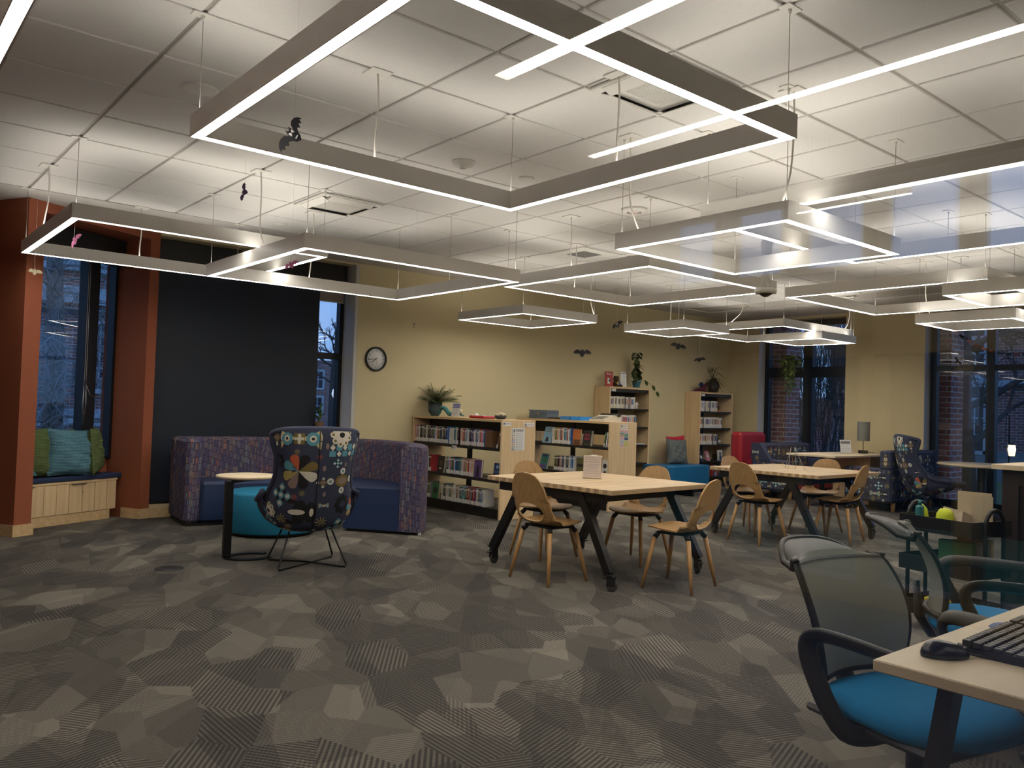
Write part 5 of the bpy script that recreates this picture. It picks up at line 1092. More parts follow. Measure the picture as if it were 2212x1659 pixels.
G().tube([(-.19, .09, .085), (.19, .09, .085)], .022, 14).build('roller', M_plas, t); G().tube([(-.19, .09, .09), (-.22, .06, .12)], .003, 6).build('lever', M_chrome, t)
g = G()
for r_ in range(4):
    for k in range(10): g.lathe([(.001, 0), (.009, 0), (.009, .005), (.001, .005)], 8, M=Matrix.Translation((-.12 + k * .025 + r_ * .006, -.13 + r_ * .026, .032 + r_ * .011)))
g.build('keys', M_plas, t)
BZ = 1.7005
face_book('tall pink-red book with a black and white figure standing cover-out on the left tall bookcase', (9.60, 9.06, BZ), -.5, .13, .245, 'red', .02, .12, [(M_paper, art_text('Ruby', .05, 0, .85, .6)), (book_mat('white'), art_rect(-.2, .1, .18, .55)), (book_mat('black'), art_disc(.1, .4, .15))])
t = thing('toy_bear', 'brown plush bear in a black vest sitting on the left tall bookcase', 'plush toy', (9.76, 9.06, BZ)); M_bb = cloth('brown_plush', (74, 54, 40), 60, .95, .3)
g = G(); g.lathe([(.001, 0), (.045, .01), (.055, .045), (.04, .09), (.001, .1)], 16); g.lathe([(.001, .085), (.04, .1), (.05, .13), (.036, .165), (.001, .178)], 16)
for sx in (-1, 1): g.lathe([(.001, -.012), (.016, 0), (.001, .014)], 8, M=Matrix.Translation((sx * .04, 0, .17))).tube([(sx * .03, -.02, .03), (sx * .05, -.09, .018)], [.025, .018], 8).tube([(sx * .045, 0, .08), (sx * .06, -.04, .04)], [.018, .014], 8)
g.build('body', M_bb, t); G().lathe([(.001, -.01), (.018, 0), (.001, .014)], 10, M=Matrix.Translation((.02, -.045, .12))).build('muzzle', book_mat('cream'), t); G().box(-.04, -.005, -.062, -.05, .03, .08).build('badge', book_mat('yellow'), t); G().box(.005, .03, -.062, -.05, .03, .075).build('badge', book_mat('blue'), t)
sign('white text notice standing between the toy bear and the plant on the left tall bookcase', (9.93, 9.05, BZ), -.1, .14, .25, 9, M_ink, 1, .05)
t = thing('potted_pothos', 'leafy pothos in a light blue pot with a trailing stem on the left tall bookcase', 'plant', (10.24, 9.05, BZ))
pot([(.001, .012), (.055, .012), (.072, .10), (.08, .10), (.08, .125), (.07, .125), (.066, .10), (.001, .03)], plain('light_blue_pot', (84, 140, 160), .5), t, .11, .068); G().lathe([(.001, 0), (.07, 0), (.075, .011), (.001, .011)], 24).build('saucer', plain('light_blue_pot', (84, 140, 160), .5), t)
rnd = random.Random(9); g = G(); st = G(); YM = .15
for k in range(11):
    a = rnd.uniform(0, 2 * PI); hh = rnd.uniform(.12, .55); sp = rnd.uniform(.03, .17) * (1 - hh)
    pts = [Vector((math.cos(a) * .03 * (1 - f) + math.cos(a) * sp * 1.4 * f, min(math.sin(a) * sp * f, .1), .11 + hh * f)) for f in (0, .25, .5, .75, 1)]
    st.tube(pts, .003, 5)
    for i in range(2, 5):
        for q in range(3):
            b = rnd.uniform(0, 2 * PI); d = V(math.cos(b), math.sin(b) * .6 - .2, rnd.uniform(-.3, .4)); leaf(g, pts[i] + V(0, 0, -.03 * q), d, .085, .06, droop=.5, n=4, mi=rnd.choice([0, 0, 0, 1]))
pts = [V(.05, -.03, .12), V(.12, -.08, .13), V(.19, -.18, .05), V(.235, -.23, -.05)]; st.tube(pts, .003, 5)
for p_ in pts[1:]: leaf(g, p_, V(.3, -.3, -.8), .09, .065, up=V(1, 0, 0), droop=.1, mi=1)
g.build('leaves', [M_leafd, M_leafm], t); st.build('stems', M_stem, t)
t = thing('plush_dragon', 'dark red and navy plush dragon lying on the corner tall bookcase', 'plush toy', (12.0, 9.06, BZ)); pts = [V(-.22, 0, .02), V(-.14, 0, .025), V(-.05, -.02, .045), (.03, 0, .05), (.10, .0, .11), (.12, -.03, .15), (.09, -.06, .16)]
G().tube(pts, [.01, .02, .035, .04, .035, .03, .014], 10).tube([(.0, -.04, .03), (.03, -.10, .015)], [.022, .014], 8).tube([(-.08, -.04, .03), (-.1, -.09, .012)], [.018, .012], 8).build('body', plain('maroon_plush', (80, 26, 44), .95), t)
g = G(); 
for sx, dx in ((-1, -.02), (1, .05)): g.add([(dx, 0, .07), (dx - .10, .03 * sx, .13), (dx - .02, .05 * sx, .18), (dx + .06, .02 * sx, .12)], [(0, 1, 2, 3)])
g.build('wings', book_mat('navy'), t)
t = thing('potted_dracaena', 'dark spiky dracaena with arching strap leaves on the corner tall bookcase', 'plant', (12.36, 9.08, BZ))
pot([(.001, 0), (.06, 0), (.075, .16), (.068, .16), (.06, .02), (.001, .012)], plain('black_pot', (24, 24, 26), .5), t, .14, .068)
rnd = random.Random(12); g = G(); st = G(); st.tube([(0, 0, .14), (.0, 0, .34)], .009, 7); tops = [V(0, 0, .36), V(0, 0, .22)]
for tp, n in ((tops[0], 16), (tops[1], 22)):
    for k in range(n):
        a = rnd.uniform(0, 2 * PI); el = rnd.uniform(.0, 1.25); d = V(math.cos(a), -abs(math.sin(a)) * .5 + .08, math.tan(el) * .6)
        q = tp + V(0, 0, rnd.uniform(-.04, .05)); leaf(g, q, d, rnd.uniform(.2, .38), .014, droop=rnd.uniform(.1, .8), n=7)
g.build('leaves', plain('bronze_leaf', (44, 34, 26), .6, nz=.2), t); st.build('stem', M_stem, t)
t = thing('round_board', 'round black disc with pale numbers leaning behind the spiky plant on the corner bookcase', 'disc', (12.55, 9.17, BZ)); M = Matrix.Rotation(-.12, 4, 'X') @ FM((0, 0, .145), (1, 0, 0), (0, 0, 1))
G().lathe([(.001, -.01), (.14, -.01), (.145, 0), (.14, .01), (.001, .01)], 40, M=M).build('disc', M_plas, t)
g = G(); g.text('18', .035, M @ Matrix.Translation((.085, .085, .011))); g.text('13', .035, M @ Matrix.Translation((.075, -.09, .011))); g.text('5', .03, M @ Matrix.Translation((0, .03, .011))); g.build('numerals', book_mat('yellow'), t)
t = thing('potted_orchid', 'small leafy plant in a brown pot on the window ledge by the narrow sky window', 'plant', (4.72, 9.40, .965)); pot([(.001, 0), (.05, 0), (.062, .09), (.055, .09), (.001, .02)], book_mat('brown'), t, .08, .055)
rnd = random.Random(3); g = G()
for k in range(12): a = rnd.uniform(0, 6.3); leaf(g, V(0, 0, .09 + .012 * k), V(math.cos(a), -abs(math.sin(a)) * .4, rnd.uniform(.4, 1.4)), .17, .032, droop=.3)
g.build('leaves', [M_leafm], t); G().tube([(0, 0, .08), (.03, -.01, .25)], .004, 6).tube([(0, 0, .08), (-.06, -.02, .2)], .002, 5).build('stems', M_stem, t)
struct(G().box(4.5, 5.08, 9.3, 9.545, .94, .9645).build('trim_4', M_lam))
# ================================================================ BACK CORNER SEATING
t = thing('bench', 'teal-blue upholstered bench between the two tall bookcases', 'bench', (10.35, 8.42, 0)); M_tb = plain('teal_blue_vinyl', (22, 98, 146), .45)
G().box(0, 1.10, 0, .55, .06, .45, b=.02).build('body', M_tb, t); G().box(.04, 1.06, .04, .51, 0, .059).build('plinth', M_plas, t)
pillow('throw_pillow', 'dark grey linen pillow in front on the teal bench', 'pillow', .44, .42, .14, M_gy, (10.98, 8.72, .452), -.15, -.22, .08, 'pillows on the teal bench', 31)
pillow('throw_pillow', 'dark grey linen pillow behind the front one on the teal bench', 'pillow', .42, .41, .13, M_gy, (11.15, 8.86, .452), -.15, -.2, .0, 'pillows on the teal bench', 33)
pillow('throw_pillow', 'bright red pillow at the back of the teal bench', 'pillow', .44, .46, .13, M_rp, (11.28, 8.99, .452), -.1, -.12, -.05, 'pillows on the teal bench', 35)
t = thing('lounge_chair', 'high-backed red vinyl lounge chair in the corner beside the window', 'armchair', (12.30, 7.92, 0), math.radians(3))
G().box(-.42, .42, .22, .44, .12, 1.02, b=.05).build('backrest', M_redv, t); G().box(-.42, .42, -.35, .215, .12, .44, b=.04).build('seat', M_redv, t)
for sx in (-1, 1):
    for y in (-.3, .36): G().tube([(sx * .36, y, .12), (sx * .36, y, 0)], [.03, .022], 10).build('leg', M_leg, t)
def booth(label, loc, rz, w_):
    t = thing('booth_sofa', label, 'sofa', loc, rz, 'patterned booth sofas')
    g = G(); g.box(0, w_, .50, .70, .13, .87, b=.04)
    motifs(g, flat((0, .4998, .44), (1, 0, 0), (0, 0, 1)), scatter(w_, .40, .105, 3))
    motifs(g, flat((w_, .7002, .14), (-1, 0, 0), (0, 0, 1)), scatter(w_, .70, .12, 5))
    g.build('backrest', FAB, t)
    g = G(); g.box(-.10, -.002, .0, .70, .13, .62, b=.03); motifs(g, flat((-.1002, .69, .14), (0, -1, 0), (0, 0, 1)), scatter(.68, .46, .11, 8)); g.add([(-.10, .35, .6), (-.10, .70, .6), (-.10, .70, .865), (-.10, .55, .865), (-.002, .35, .6), (-.002, .70, .6), (-.002, .70, .865), (-.002, .55, .865)], [(0, 1, 2, 3), (7, 6, 5, 4), (1, 5, 6, 2), (2, 6, 7, 3), (3, 7, 4, 0)], 0)
    motifs(g, flat((-.1002, .69, .60), (0, -1, 0), (0, 0, 1)), [mo_bow(.07, .12, .06), mo_star(.1, .03, .04)]); g.build('side_panel', FAB, t)
    g = G(); g.box(w_ + .002, w_ + .10, .0, .70, .13, .62, b=.03); g.box(w_ + .002, w_ + .10, .52, .70, .6, .868, b=.02); motifs(g, flat((w_ + .1002, .01, .14), (0, 1, 0), (0, 0, 1)), scatter(.68, .46, .11, 9)); motifs(g, flat((w_ + .1002, .53, .60), (0, 1, 0), (0, 0, 1)), [mo_owl(.08, .13, .09)]); motifs(g, flat((w_ + .09, .7002, .14), (-1, 0, 0), (0, 0, 1)), [mo_star(.04, .55, .035), mo_flower4(.045, .35, .04), mo_star(.04, .15, .035)]); g.build('side_panel', FAB, t)
    G().box(0, w_ - .01, .0, .495, .13, .44, b=.03).build('seat', M_redv, t)
    for x in (0, w_ - .1):
        for y in (.05, .63): G().tube([(x, y, .13), (x, y, 0)], [.035, .028], 10).build('leg', M_leg, t)
    return t
booth('patterned booth sofa with red seat facing the camera under the window', (11.62, 6.98, 0), 0, 1.30)
booth('patterned booth sofa seen from behind, left of the side-on wing armchair', (12.9, 6.08, 0), PI, 1.30)
t = thing('booth_table', 'pale laminate table with a panel leg between the patterned booth sofas', 'table', (11.05, 5.98, 0)); G().box(0, 2.03, 0, .78, .735, .765, b=.004).build('tabletop', M_lam, t); G().box(1.2, 1.23, .1, .68, 0, .734).box(1.24, 2.0, .66, .68, 0, .734).build('panel_leg', M_maple, t)
G().tube([(.35, .39, .734), (.35, .39, .01)], .035, 16).lathe([(.001, 0), (.2, 0), (.2, .008), (.04, .014), (.001, .014)], 24, M=Matrix.Translation((.35, .39, 0))).build('pedestal', M_blk, t)
t = thing('table_lamp', 'small table lamp with a grey cylindrical shade and black stem on the booth table', 'lamp', (12.55, 6.33, .7655))
G().box(-.055, .055, -.055, .055, 0, .05, b=.004).build('base', M_blk, t); G().tube([(0, 0, .05), (0, 0, .22)], .006, 8).build('stem', M_blk, t)
G().lathe([(.095, .20), (.095, .50), (.092, .50), (.092, .20), (.095, .20)], 32, cap=False).build('lamp_shade', cloth('grey_shade_linen', (108, 110, 106), 90, .9, .15), t)
G().tube([(.06, 0, .01), (.2, -.05, .012), (.35, 0, .012)], .004, 6).build('cord', M_plas, t)
sign('acrylic sign with black text on the booth table left of the lamp', (12.16, 6.40, .7655), -.5, .2, .215, 8, M_ink, 3, .2)
t = thing('window_table', 'round pale cafe table on a thick black pedestal before the right window', 'table', (12.42, 4.55, 0)); G().lathe([(.001, .695), (.545, .695), (.56, .705), (.56, .722), (.552, .727), (.001, .727)], 56).build('tabletop', M_lam, t)
G().tube([(0, 0, .694), (0, 0, .018)], .055, 18).build('pedestal', M_blk, t); G().box(-.3, .3, -.045, .045, 0, .017, b=.004).box(-.045, .045, -.3, -.046, 0, .017).box(-.045, .045, .046, .3, 0, .017).build('base', M_blk, t)
t = thing('hanging_plant', 'trailing green and yellow pothos hanging in a dark pot in the back window', 'plant', (12.85, 7.84, 2.20)); G().lathe([(.001, 0), (.05, .0), (.07, .11), (.064, .11), (.001, .02)], 20, cap=False).build('pot', plain('dark_green_pot', (30, 48, 44), .5), t)
G().tube([(0, 0, .11), (0, 0, H - 2.2 - .001)], .002, 5).build('cord', M_thr, t)
rnd = random.Random(4); g = G(); st = G()
for k in range(26):
    a = rnd.uniform(0, 2 * PI); L_ = rnd.choice([.08, .12, .2, .3, .45, .62]) ; r = rnd.uniform(.07, .2) if L_ < .25 else rnd.uniform(.03, .1); n = int(L_ / .05) + 3
    pts = [Vector((math.cos(a) * r * min(1, f * 3) * .7 + .02 * math.sin(9 * f + k), math.sin(a) * r * min(1, f * 3), .13 + .06 * math.sin(min(1, f * 2.5) * PI) - L_ * f * f)) for f in [i / n for i in range(n + 1)]]
    st.tube(pts, .002, 4)
    for p_ in pts[1:]:
        b = rnd.uniform(0, 6.3); leaf(g, p_, V(math.cos(b), math.sin(b), -.6), .075, .055, droop=.3, mi=rnd.choice([0, 1, 1, 2]))
g.build('leaves', [M_leafd, M_leafm, M_leafl], t); st.build('stems', M_stem, t)
# paper chain across the right window
t = thing('paper_chain', 'pink, red and black paper chain drooping across the right window from the lamps', 'garland', (12.0, 4.75, 2.3)); cs = [plain('chain_pink', (214, 140, 160), .8), plain('chain_red', (130, 44, 54), .8), M_pb, plain('chain_coral', (206, 110, 106), .8)]
P0_, P1_ = V(11.95, 4.78, 2.60) - V(12.0, 4.75, 2.3), V(11.6, 3.2, 2.45) - V(12.0, 4.75, 2.3); N = 30
rnd = random.Random(6)
for k in range(N):
    f = (k + .5) / N; p_ = P0_.lerp(P1_, f); p_.z -= 1.25 * f * (1 - f); f2_ = f + .02; q = P0_.lerp(P1_, f2_); q.z -= 1.25 * f2_ * (1 - f2_); d = (q - p_).normalized()
    up = V(0, 0, 1); s_ = d.cross(up).normalized(); u = s_.cross(d)
    a, b = (u, s_) if k % 2 else (s_, u); g = G(); n = 14; vs = []
    for i in range(n):
        c, s2 = math.cos(2 * PI * i / n) * .036, math.sin(2 * PI * i / n) * .026
        for o_ in (-.011, .011): vs.append(p_ + d * c + a * s2 + b * o_)
    g.add(vs, [(2 * i, 2 * i + 1, (2 * i + 3) % (2 * n), (2 * i + 2) % (2 * n)) for i in range(n)], smooth=True); g.build('link', cs[rnd.choice([0, 1, 2, 2, 3, 1])], t)
t = thing('paper_heart', 'small dark paper heart stuck on the right window', 'decoration', (13.27, 4.95, 2.42)); hp = [(math.sin(a) ** 3 * .085, (13 * math.cos(a) - 5 * math.cos(2 * a) - 2 * math.cos(3 * a) - math.cos(4 * a)) * .0055) for a in [2 * PI * k / 30 for k in range(30)]]
G().prism(hp, 0, .001, M=FM((0, 0, 0), (0, -1, 0), (0, 0, 1))).build('heart', plain('slate_card', (60, 76, 96), .8), t)
for x, y, lb in ((2.042, 6.459, 'round black floor outlet in the carpet left of the C-shaped side table'), (8.27, 4.92, 'round metal floor outlet under the rear butcher block table')):
    tag(G().lathe([(.001, .006), (.055, .006), (.06, .007), (.10, .004), (.105, .0005)], 36).build('floor_outlet', M_plas if x < 3 else M_chrome), lb, 'floor outlet').location = (x, y, 0)
# ================================================================ STAFF CORNER
def office_chair(label, loc, rz, az=0):
    t = thing('office_chair', label, 'office chair', loc, rz, 'mesh-backed office chairs')   # sitter faces local -y... seat forward = +y
    def bk(u, v, off=0):      # back: u across -1..1, v up 0..1
        hw = .175 + .042 * math.sin(v * PI * .9) - .03 * max(0, v - .8) * 5 * .4 ; z = .50 + .395 * v
        y = -.19 - .05 * v - .10 * v * v + .035 * math.sin(v * PI) ; cz = .05 * (1 - abs(u) ** 2)
        return Vector((u * hw, y - cz * .9 + off, z - (.035 * abs(u) ** 4 if v > .9 else 0)))
    g = G(); g.grid(lambda u, v: bk((u * 2 - 1) * .96, .02 + v * .90, .012), 16, 20).grid(lambda u, v: bk((u * 2 - 1) * .96, .02 + v * .90, .008), 16, 20, flip=True); g.build('back_mesh', cloth('grey_mesh', (150, 152, 146), 200, .8, .12), t)
    g = G()
    for u in (-1, 1): g.tube([bk(u, k / 16 * .93) for k in range(17)], .012, 8, sq=(1, .8))
    g.tube([bk(-1 + k / 6, 0) for k in range(13)], .014, 8)
    vs = lambda u, v: bk((u * 2 - 1) * (1.03 - .04 * v), .86 + v * .14, .016 - .01 * v) + Vector((0, -.085 * v ** 1.7 * (1 - .75 * abs(u * 2 - 1) ** 3), -.012 * v * v - .022 * abs(u * 2 - 1) ** 4 * v))
    g.grid(vs, 20, 8).grid(lambda u, v: vs(u, v) + Vector((0, -.022, -.004)), 20, 8, flip=True); g.tube([vs(0, k / 8) + Vector((0, -.011, 0)) for k in range(9)] + [vs(k / 20, 1) + Vector((0, -.011, -.002)) for k in range(1, 21)] + [vs(1, 1 - k / 8) + Vector((0, -.011, 0)) for k in range(1, 9)], .011, 8)
    g.grid(lambda u, v: bk(-1 + u * .12, v * .95, 0), 2, 16).grid(lambda u, v: bk(.88 + u * .12, v * .95, 0), 2, 16); g.build('back_frame', M_plas, t)
    g = G(); g.tube([(0, -.05, .40), (0, -.22, .40), (0, -.265, .47), (0, -.275, .62)], [.035, .035, .03, .022], 10, sq=(.6, 1.3)); g.build('back_support', M_plas, t)
    g = G(); n = 40
    for mi, (zz, r0) in ((0, (.47, 1)),):
        prof = [(.0, .028), (.55, .030), (.85, .022), (.97, .006), (1.0, -.012), (.97, -.03), (.9, -.038)]
        vs_ = []; 
        for r_, dz in prof:
            for k in range(n):
                a = 2 * PI * k / n; c, s_ = math.cos(a), math.sin(a); e = 2.6; rr = (abs(c) ** e + abs(s_) ** e) ** (-1 / e)
                vs_.append((c * rr * r_ * .26, s_ * rr * r_ * .25 + .02, zz + dz - .02 * max(0, s_) * r_ ** 2))
        g.add(vs_, [(i * n + k, i * n + (k + 1) % n, (i + 1) * n + (k + 1) % n, (i + 1) * n + k) for i in range(len(prof) - 1) for k in range(n)], smooth=True)
    g.build('seat', cloth('blue_seat_cloth', (14, 120, 176), 120, .85, .12), t)
    g = G(); g.box(-.24, .24, -.21, .25, .405, .43, b=.012).box(-.09, .09, -.1, .12, .37, .404); g.build('seat_pan', M_plas, t)
    for sx in (-1, 1):
        G().tube(smooth_path([(sx * .10, .02, .40), (sx * .25, .01, .395), (sx * .30, -.03, .42), (sx * .31, -.14, .60), (sx * .305, -.13, .665), (sx * .30, -.03, .675), (sx * .295, .20, .665)]), .019, 10, sq=(1.5, .8)).build('armrest', M_plas, t)
    G().tube([(0, 0, .37), (0, 0, .11)], .026, 14).build('gas_lift', M_plas, t)
    g = G()
    for k in range(5): a = 2 * PI * k / 5 + .3; g.tube([(0, 0, .10), (math.cos(a) * .16, math.sin(a) * .16, .09), (math.cos(a) * .30, math.sin(a) * .30, .065)], [.03, .022, .014], 8)
    g.build('star_base', M_plas, t)
    for k in range(5):
        a = 2 * PI * k / 5 + .3; G().lathe([(.008, -.02), (.025, -.018), (.027, 0), (.025, .018), (.008, .02)], 14, M=Matrix.Translation((math.cos(a) * .30, math.sin(a) * .30, .0275)) @ Matrix.Rotation(PI / 2, 4, 'Y')).build('castor', M_plas, t)
    return t
oc = office_chair('nearest grey mesh office chair with bright blue seat tucked under the desk', (2.545, 1.105, 0), math.radians(167))
oc2 = office_chair('second grey mesh office chair behind the first, by the black cart', (3.80, 1.36, 0), math.radians(-150))
t = thing('desk', 'pale laminate staff desk with black slanted legs at the lower right', 'desk', (1.93, .24, 0))
G().box(0, 1.9, 0, .70, .712, .74, b=.003).build('desktop', M_lam, t)
for x in (.16, 1.7): G().tube([(x, .58, .711), (x - .09, .66, .0)], .05, 4, sq=(.9, .5)).tube([(x, .12, .711), (x - .09, .04, .0)], .05, 4, sq=(.9, .5)).build('leg', M_blk, t)
G().box(.15, 1.72, .30, .36, .66, .711).build('cross_rail', M_blk, t)
t = thing('keyboard', 'black computer keyboard on the staff desk', 'keyboard', (2.17, .765, .7405), math.radians(1))
G().prism([(0, 0), (.155, 0), (.155, .022), (0, .012)], 0, .44, M=FM((0, .08, 0), (0, -1, 0), (0, 0, 1)) @ Matrix.Scale(-1, 4, (0, 0, 1))).build('case', M_plas, t)
g = G()
for r_ in range(6):
    for k in range(21):
        if k in (15, ) or (r_ == 5 and k in (3, 4, 5, 6, 7, 8)) or (k in (16, 17, 18) and r_ == 3): continue
        y = .062 - r_ * .0235; g.box(.006 + k * .0205, .0235 + k * .0205, y - .010, y + .009, .0135 + (5 - r_) * -.0 + .009 * (1 - r_ / 5) * .4, .024 + .009 * (1 - r_ / 5), b=.002)
g.box(.006 + 3 * .0205, .0235 + 8 * .0205, .062 - 5 * .0235 - .010, .062 - 5 * .0235 + .009, .0135, .024, b=.002); k_ = g.build('keys', plain('key_grey', (52, 52, 54), .4), t); k_['kind'] = 'stuff'
G().tube([(.2, -.075, .008), (.26, -.15, .005), (.5, -.16, .004), (.9, -.05, .004)], .0025, 6).build('cable', M_plas, t)
t = thing('computer_mouse', 'black computer mouse on the near corner of the staff desk', 'computer mouse', (2.10, .845, .7405), math.radians(-128))
g = G(); n = 24; prof = [(1.0, 0), (1.02, .006), (.98, .014), (.85, .024), (.6, .033), (.3, .037), (.01, .038)]; vs_ = []
for r_, z in prof:
    for k in range(n):
        a = 2 * PI * k / n; c, s_ = math.cos(a), math.sin(a); vs_.append((c * .032 * r_ * (1 - .12 * s_), s_ * .058 * r_, z * (1 - .25 * s_ * r_)))
g.add(vs_, [(i * n + k, i * n + (k + 1) % n, (i + 1) * n + (k + 1) % n, (i + 1) * n + k) for i in range(len(prof) - 1) for k in range(n)], smooth=True); g.build('body', plain('black_gloss_plastic', (18, 18, 20), .25), t)
G().lathe([(.001, -.004), (.009, -.0035), (.009, .0035), (.001, .004)], 14, M=Matrix.Translation((0, .034, .026)) @ Matrix.Rotation(PI / 2, 4, 'Y')).build('scroll_wheel', M_chrome, t)
G().tube([(0, .058, .008), (.01, .10, .004), (.06, .18, .003), (.10, .34, .003), (.02, .6, .003)], .0022, 6).build('cable', M_plas, t)
tag(G().prism([(0, 0), (.09, -.01), (.10, .05), (.07, .06), (.02, .055), (-.01, .03)], 0, .0008).build('sticky_note', plain('blue_note', (96, 124, 176), .8)), 'torn blue paper note beside the keyboard on the staff desk', 'paper').location = (2.50, .845, .7405)
# cart
t = thing('utility_cart', 'black metal three-tier cart with an arched handle behind the office chairs', 'cart', (5.45, 2.15, 0), math.radians(-12))
def tray(z, hh):
    g = G(); g.box(-.20, .20, -.24, .24, z, z + .006).box(-.20, -.195, -.24, .24, z + .0061, z + hh).box(.195, .20, -.24, .24, z + .0061, z + hh).box(-.1949, .1949, -.24, -.235, z + .0061, z + hh).box(-.1949, .1949, .235, .24, z + .0061, z + hh); return g
for z in (.10, .37, .62): tray(z, .095).build('tray', M_blk, t)
for y in (-.24 - .016, .24 + .016):
    G().tube([(-.09, y, .03), (-.09, y, .70), (-.075, y, .745), (-.04, y, .775), (0, y, .785), (.04, y, .775), (.075, y, .745), (.09, y, .70), (.09, y, .03)], .013, 10).build('handle', M_blk, t)
for x in (-.09, .09):
    for y in (-.256, .256): G().lathe([(.006, -.012), (.028, -.01), (.028, .01), (.006, .012)], 14, M=Matrix.Translation((x, y, .0285)) @ Matrix.Rotation(PI / 2, 4, 'Y')).build('castor', M_plas, t)
cm = rotz(math.radians(-12), (5.45, 2.15, 0))
def oncart(o, x, y, z): p_ = cm @ Vector((x, y, z)); o.location = p_; return o
oncart(tag(G().box(-.03, .03, -.02, .02, 0, .15, b=.012).tube([(0, 0, .15), (0, 0, .18)], .012, 8).build('glue_bottle', book_mat('teal')), 'green and white bottle standing at the left end of the top tray of the cart', 'bottle'), -.14, .14, .627)
oncart(tag(G().lathe([(.001, 0), (.04, .005), (.055, .05), (.05, .10), (.03, .13), (.001, .135)], 16).build('yarn_ball', plain('lime_yellow', (188, 200, 40), .7)), 'lime yellow ball in the middle of the top tray of the cart', 'ball'), -.02, .05, .627)
oncart(tag(G().lathe([(.001, 0), (.03, 0), (.04, .06), (.03, .12), (.001, .15)], 14).build('squeeze_bottle', plain('lime_yellow', (188, 200, 40), .7)), 'lime yellow squeeze bottle behind the arched handle on the cart', 'bottle'), -.06, .18, .627)
oncart(tag(G().add([(-.09, -.06, .02), (.09, -.08, 0), (.10, .06, .03), (-.08, .08, .05), (-.05, -.05, .12), (.06, -.06, .09), (.07, .05, .11), (-.06, .06, .14)], [(3, 2, 1, 0), (4, 5, 6, 7), (0, 1, 5, 4), (1, 2, 6, 5), (2, 3, 7, 6), (3, 0, 4, 7)]).build('paper_bundle', plain('tan_paper', (176, 160, 144), .9)), 'crumpled tan paper bundle on the right of the top tray of the cart', 'paper'), .09, .04, .63)
oncart(tag(G().box(-.006, .0, -.10, .10, 0, .22).box(.0, .006, -.09, .11, 0, .24).build('file_folder', plain('manila', (170, 156, 130), .9)), 'upright cream folders at the right end of the top tray of the cart', 'folder'), .17, -.03, .627)
oncart(tag(G().box(-.03, .03, -.1, .1, 0, .20, b=.002).build('storage_box', book_mat('green')), 'green box file upright on the middle tray of the cart', 'box'), -.06, -.06, .377)
oncart(tag(G().box(-.02, .02, -.1, .1, 0, .19, b=.002).build('storage_box', book_mat('white')), 'white box file upright on the middle tray of the cart', 'box'), .06, -.06, .377)
oncart(tag(G().box(-.02, .02, -.1, .1, 0, .21, b=.002).build('storage_box', book_mat('cream')), 'cream box file right of the white one on the middle tray of the cart', 'box'), .12, -.06, .377)
oncart(tag(G().box(-.07, .07, -.08, .08, 0, .11, b=.004).build('storage_box', plain('mustard_yellow', (176, 160, 30), .6)), 'mustard yellow box on the bottom tray of the cart', 'box'), -.11, .0, .107)
oncart(tag(G().box(-.06, .06, -.08, .08, 0, .06, b=.02).build('cloth_pile', plain('mint_cloth', (120, 156, 140), .9)), 'folded mint and tan cloth on the bottom tray of the cart', 'cloth'), .10, .0, .107)
# counter
t = thing('service_counter', 'dark brown service counter with a pale wood top at the right edge', 'counter', (6.05, 1.15, 0), 0); M_dk = wood('dark_laminate', (46, 36, 30), (34, 27, 23), axis=2)
G().box(-.02, .75, -.55, 1.0, 1.0, 1.035, b=.003).build('countertop', M_lam, t)
g = G(); g.box(.05, .08, -.5, .95, .03, .999); g.box(.081, .7, .92, .95, .03, .999); g.box(.04, .72, -.5, .95, 0, .029); g.box(.03, .05, -.5, .95, .9, .999); g.box(.03, .05, .85, .95, .03, .899); g.box(.03, .05, -.5, .849, .03, .12); g.build('body', M_dk, t)
t = thing('notice_poster', 'tan poster headed SCHEDULE taped to the front of the service counter', 'poster', (6.07, 1.62, .70)); PM = FM((0, 0, 0), (0, -1, 0), (0, 0, 1))
G().box(-.25, .30, -.18, .24, 0, .003, M=PM).build('sheet', plain('tan_sheet', (178, 164, 130), .85), t)
g = G(); g.box(-.205, -.200, -.13, .205, .0032, .004, M=PM).box(-.205, .3, .200, .205, .0032, .004, M=PM).box(-.205, .3, -.13, -.125, .0032, .004, M=PM)
for k, (s_, sz) in enumerate((('SCHEDULE', .032), ('Monday,', .036), ('Wednesday', .036), ('the Teen', .036), ('open for', .034), ('pre-approved', .034))): g.text(s_, sz, PM @ Matrix.Translation((-.17 + (0 if k != 4 else -.02), .165 - k * .040, .004)), ax='LEFT')
for k in range(5): g.box(-.18 + .01 * (k % 2), .28, -.065 - k * .014, -.060 - k * .014, .0032, .004, 1, M=PM)
g.build('lettering', [M_ink, plain('faint_ink', (120, 110, 96), .8)], t)
t = thing('leaflet_holder', 'tall pale box on the service counter at the right edge', 'box', (6.35, 1.72, 1.0355)); G().box(-.08, .08, -.2, .2, 0, .27, b=.003).build('box', plain('worn_card', (172, 152, 124), .85, nz=.2), t); G().box(-.22, -.1, -.25, .15, .0, .004).box(-.3, -.14, -.3, .1, .0045, .007).build('paper', M_paper, t)
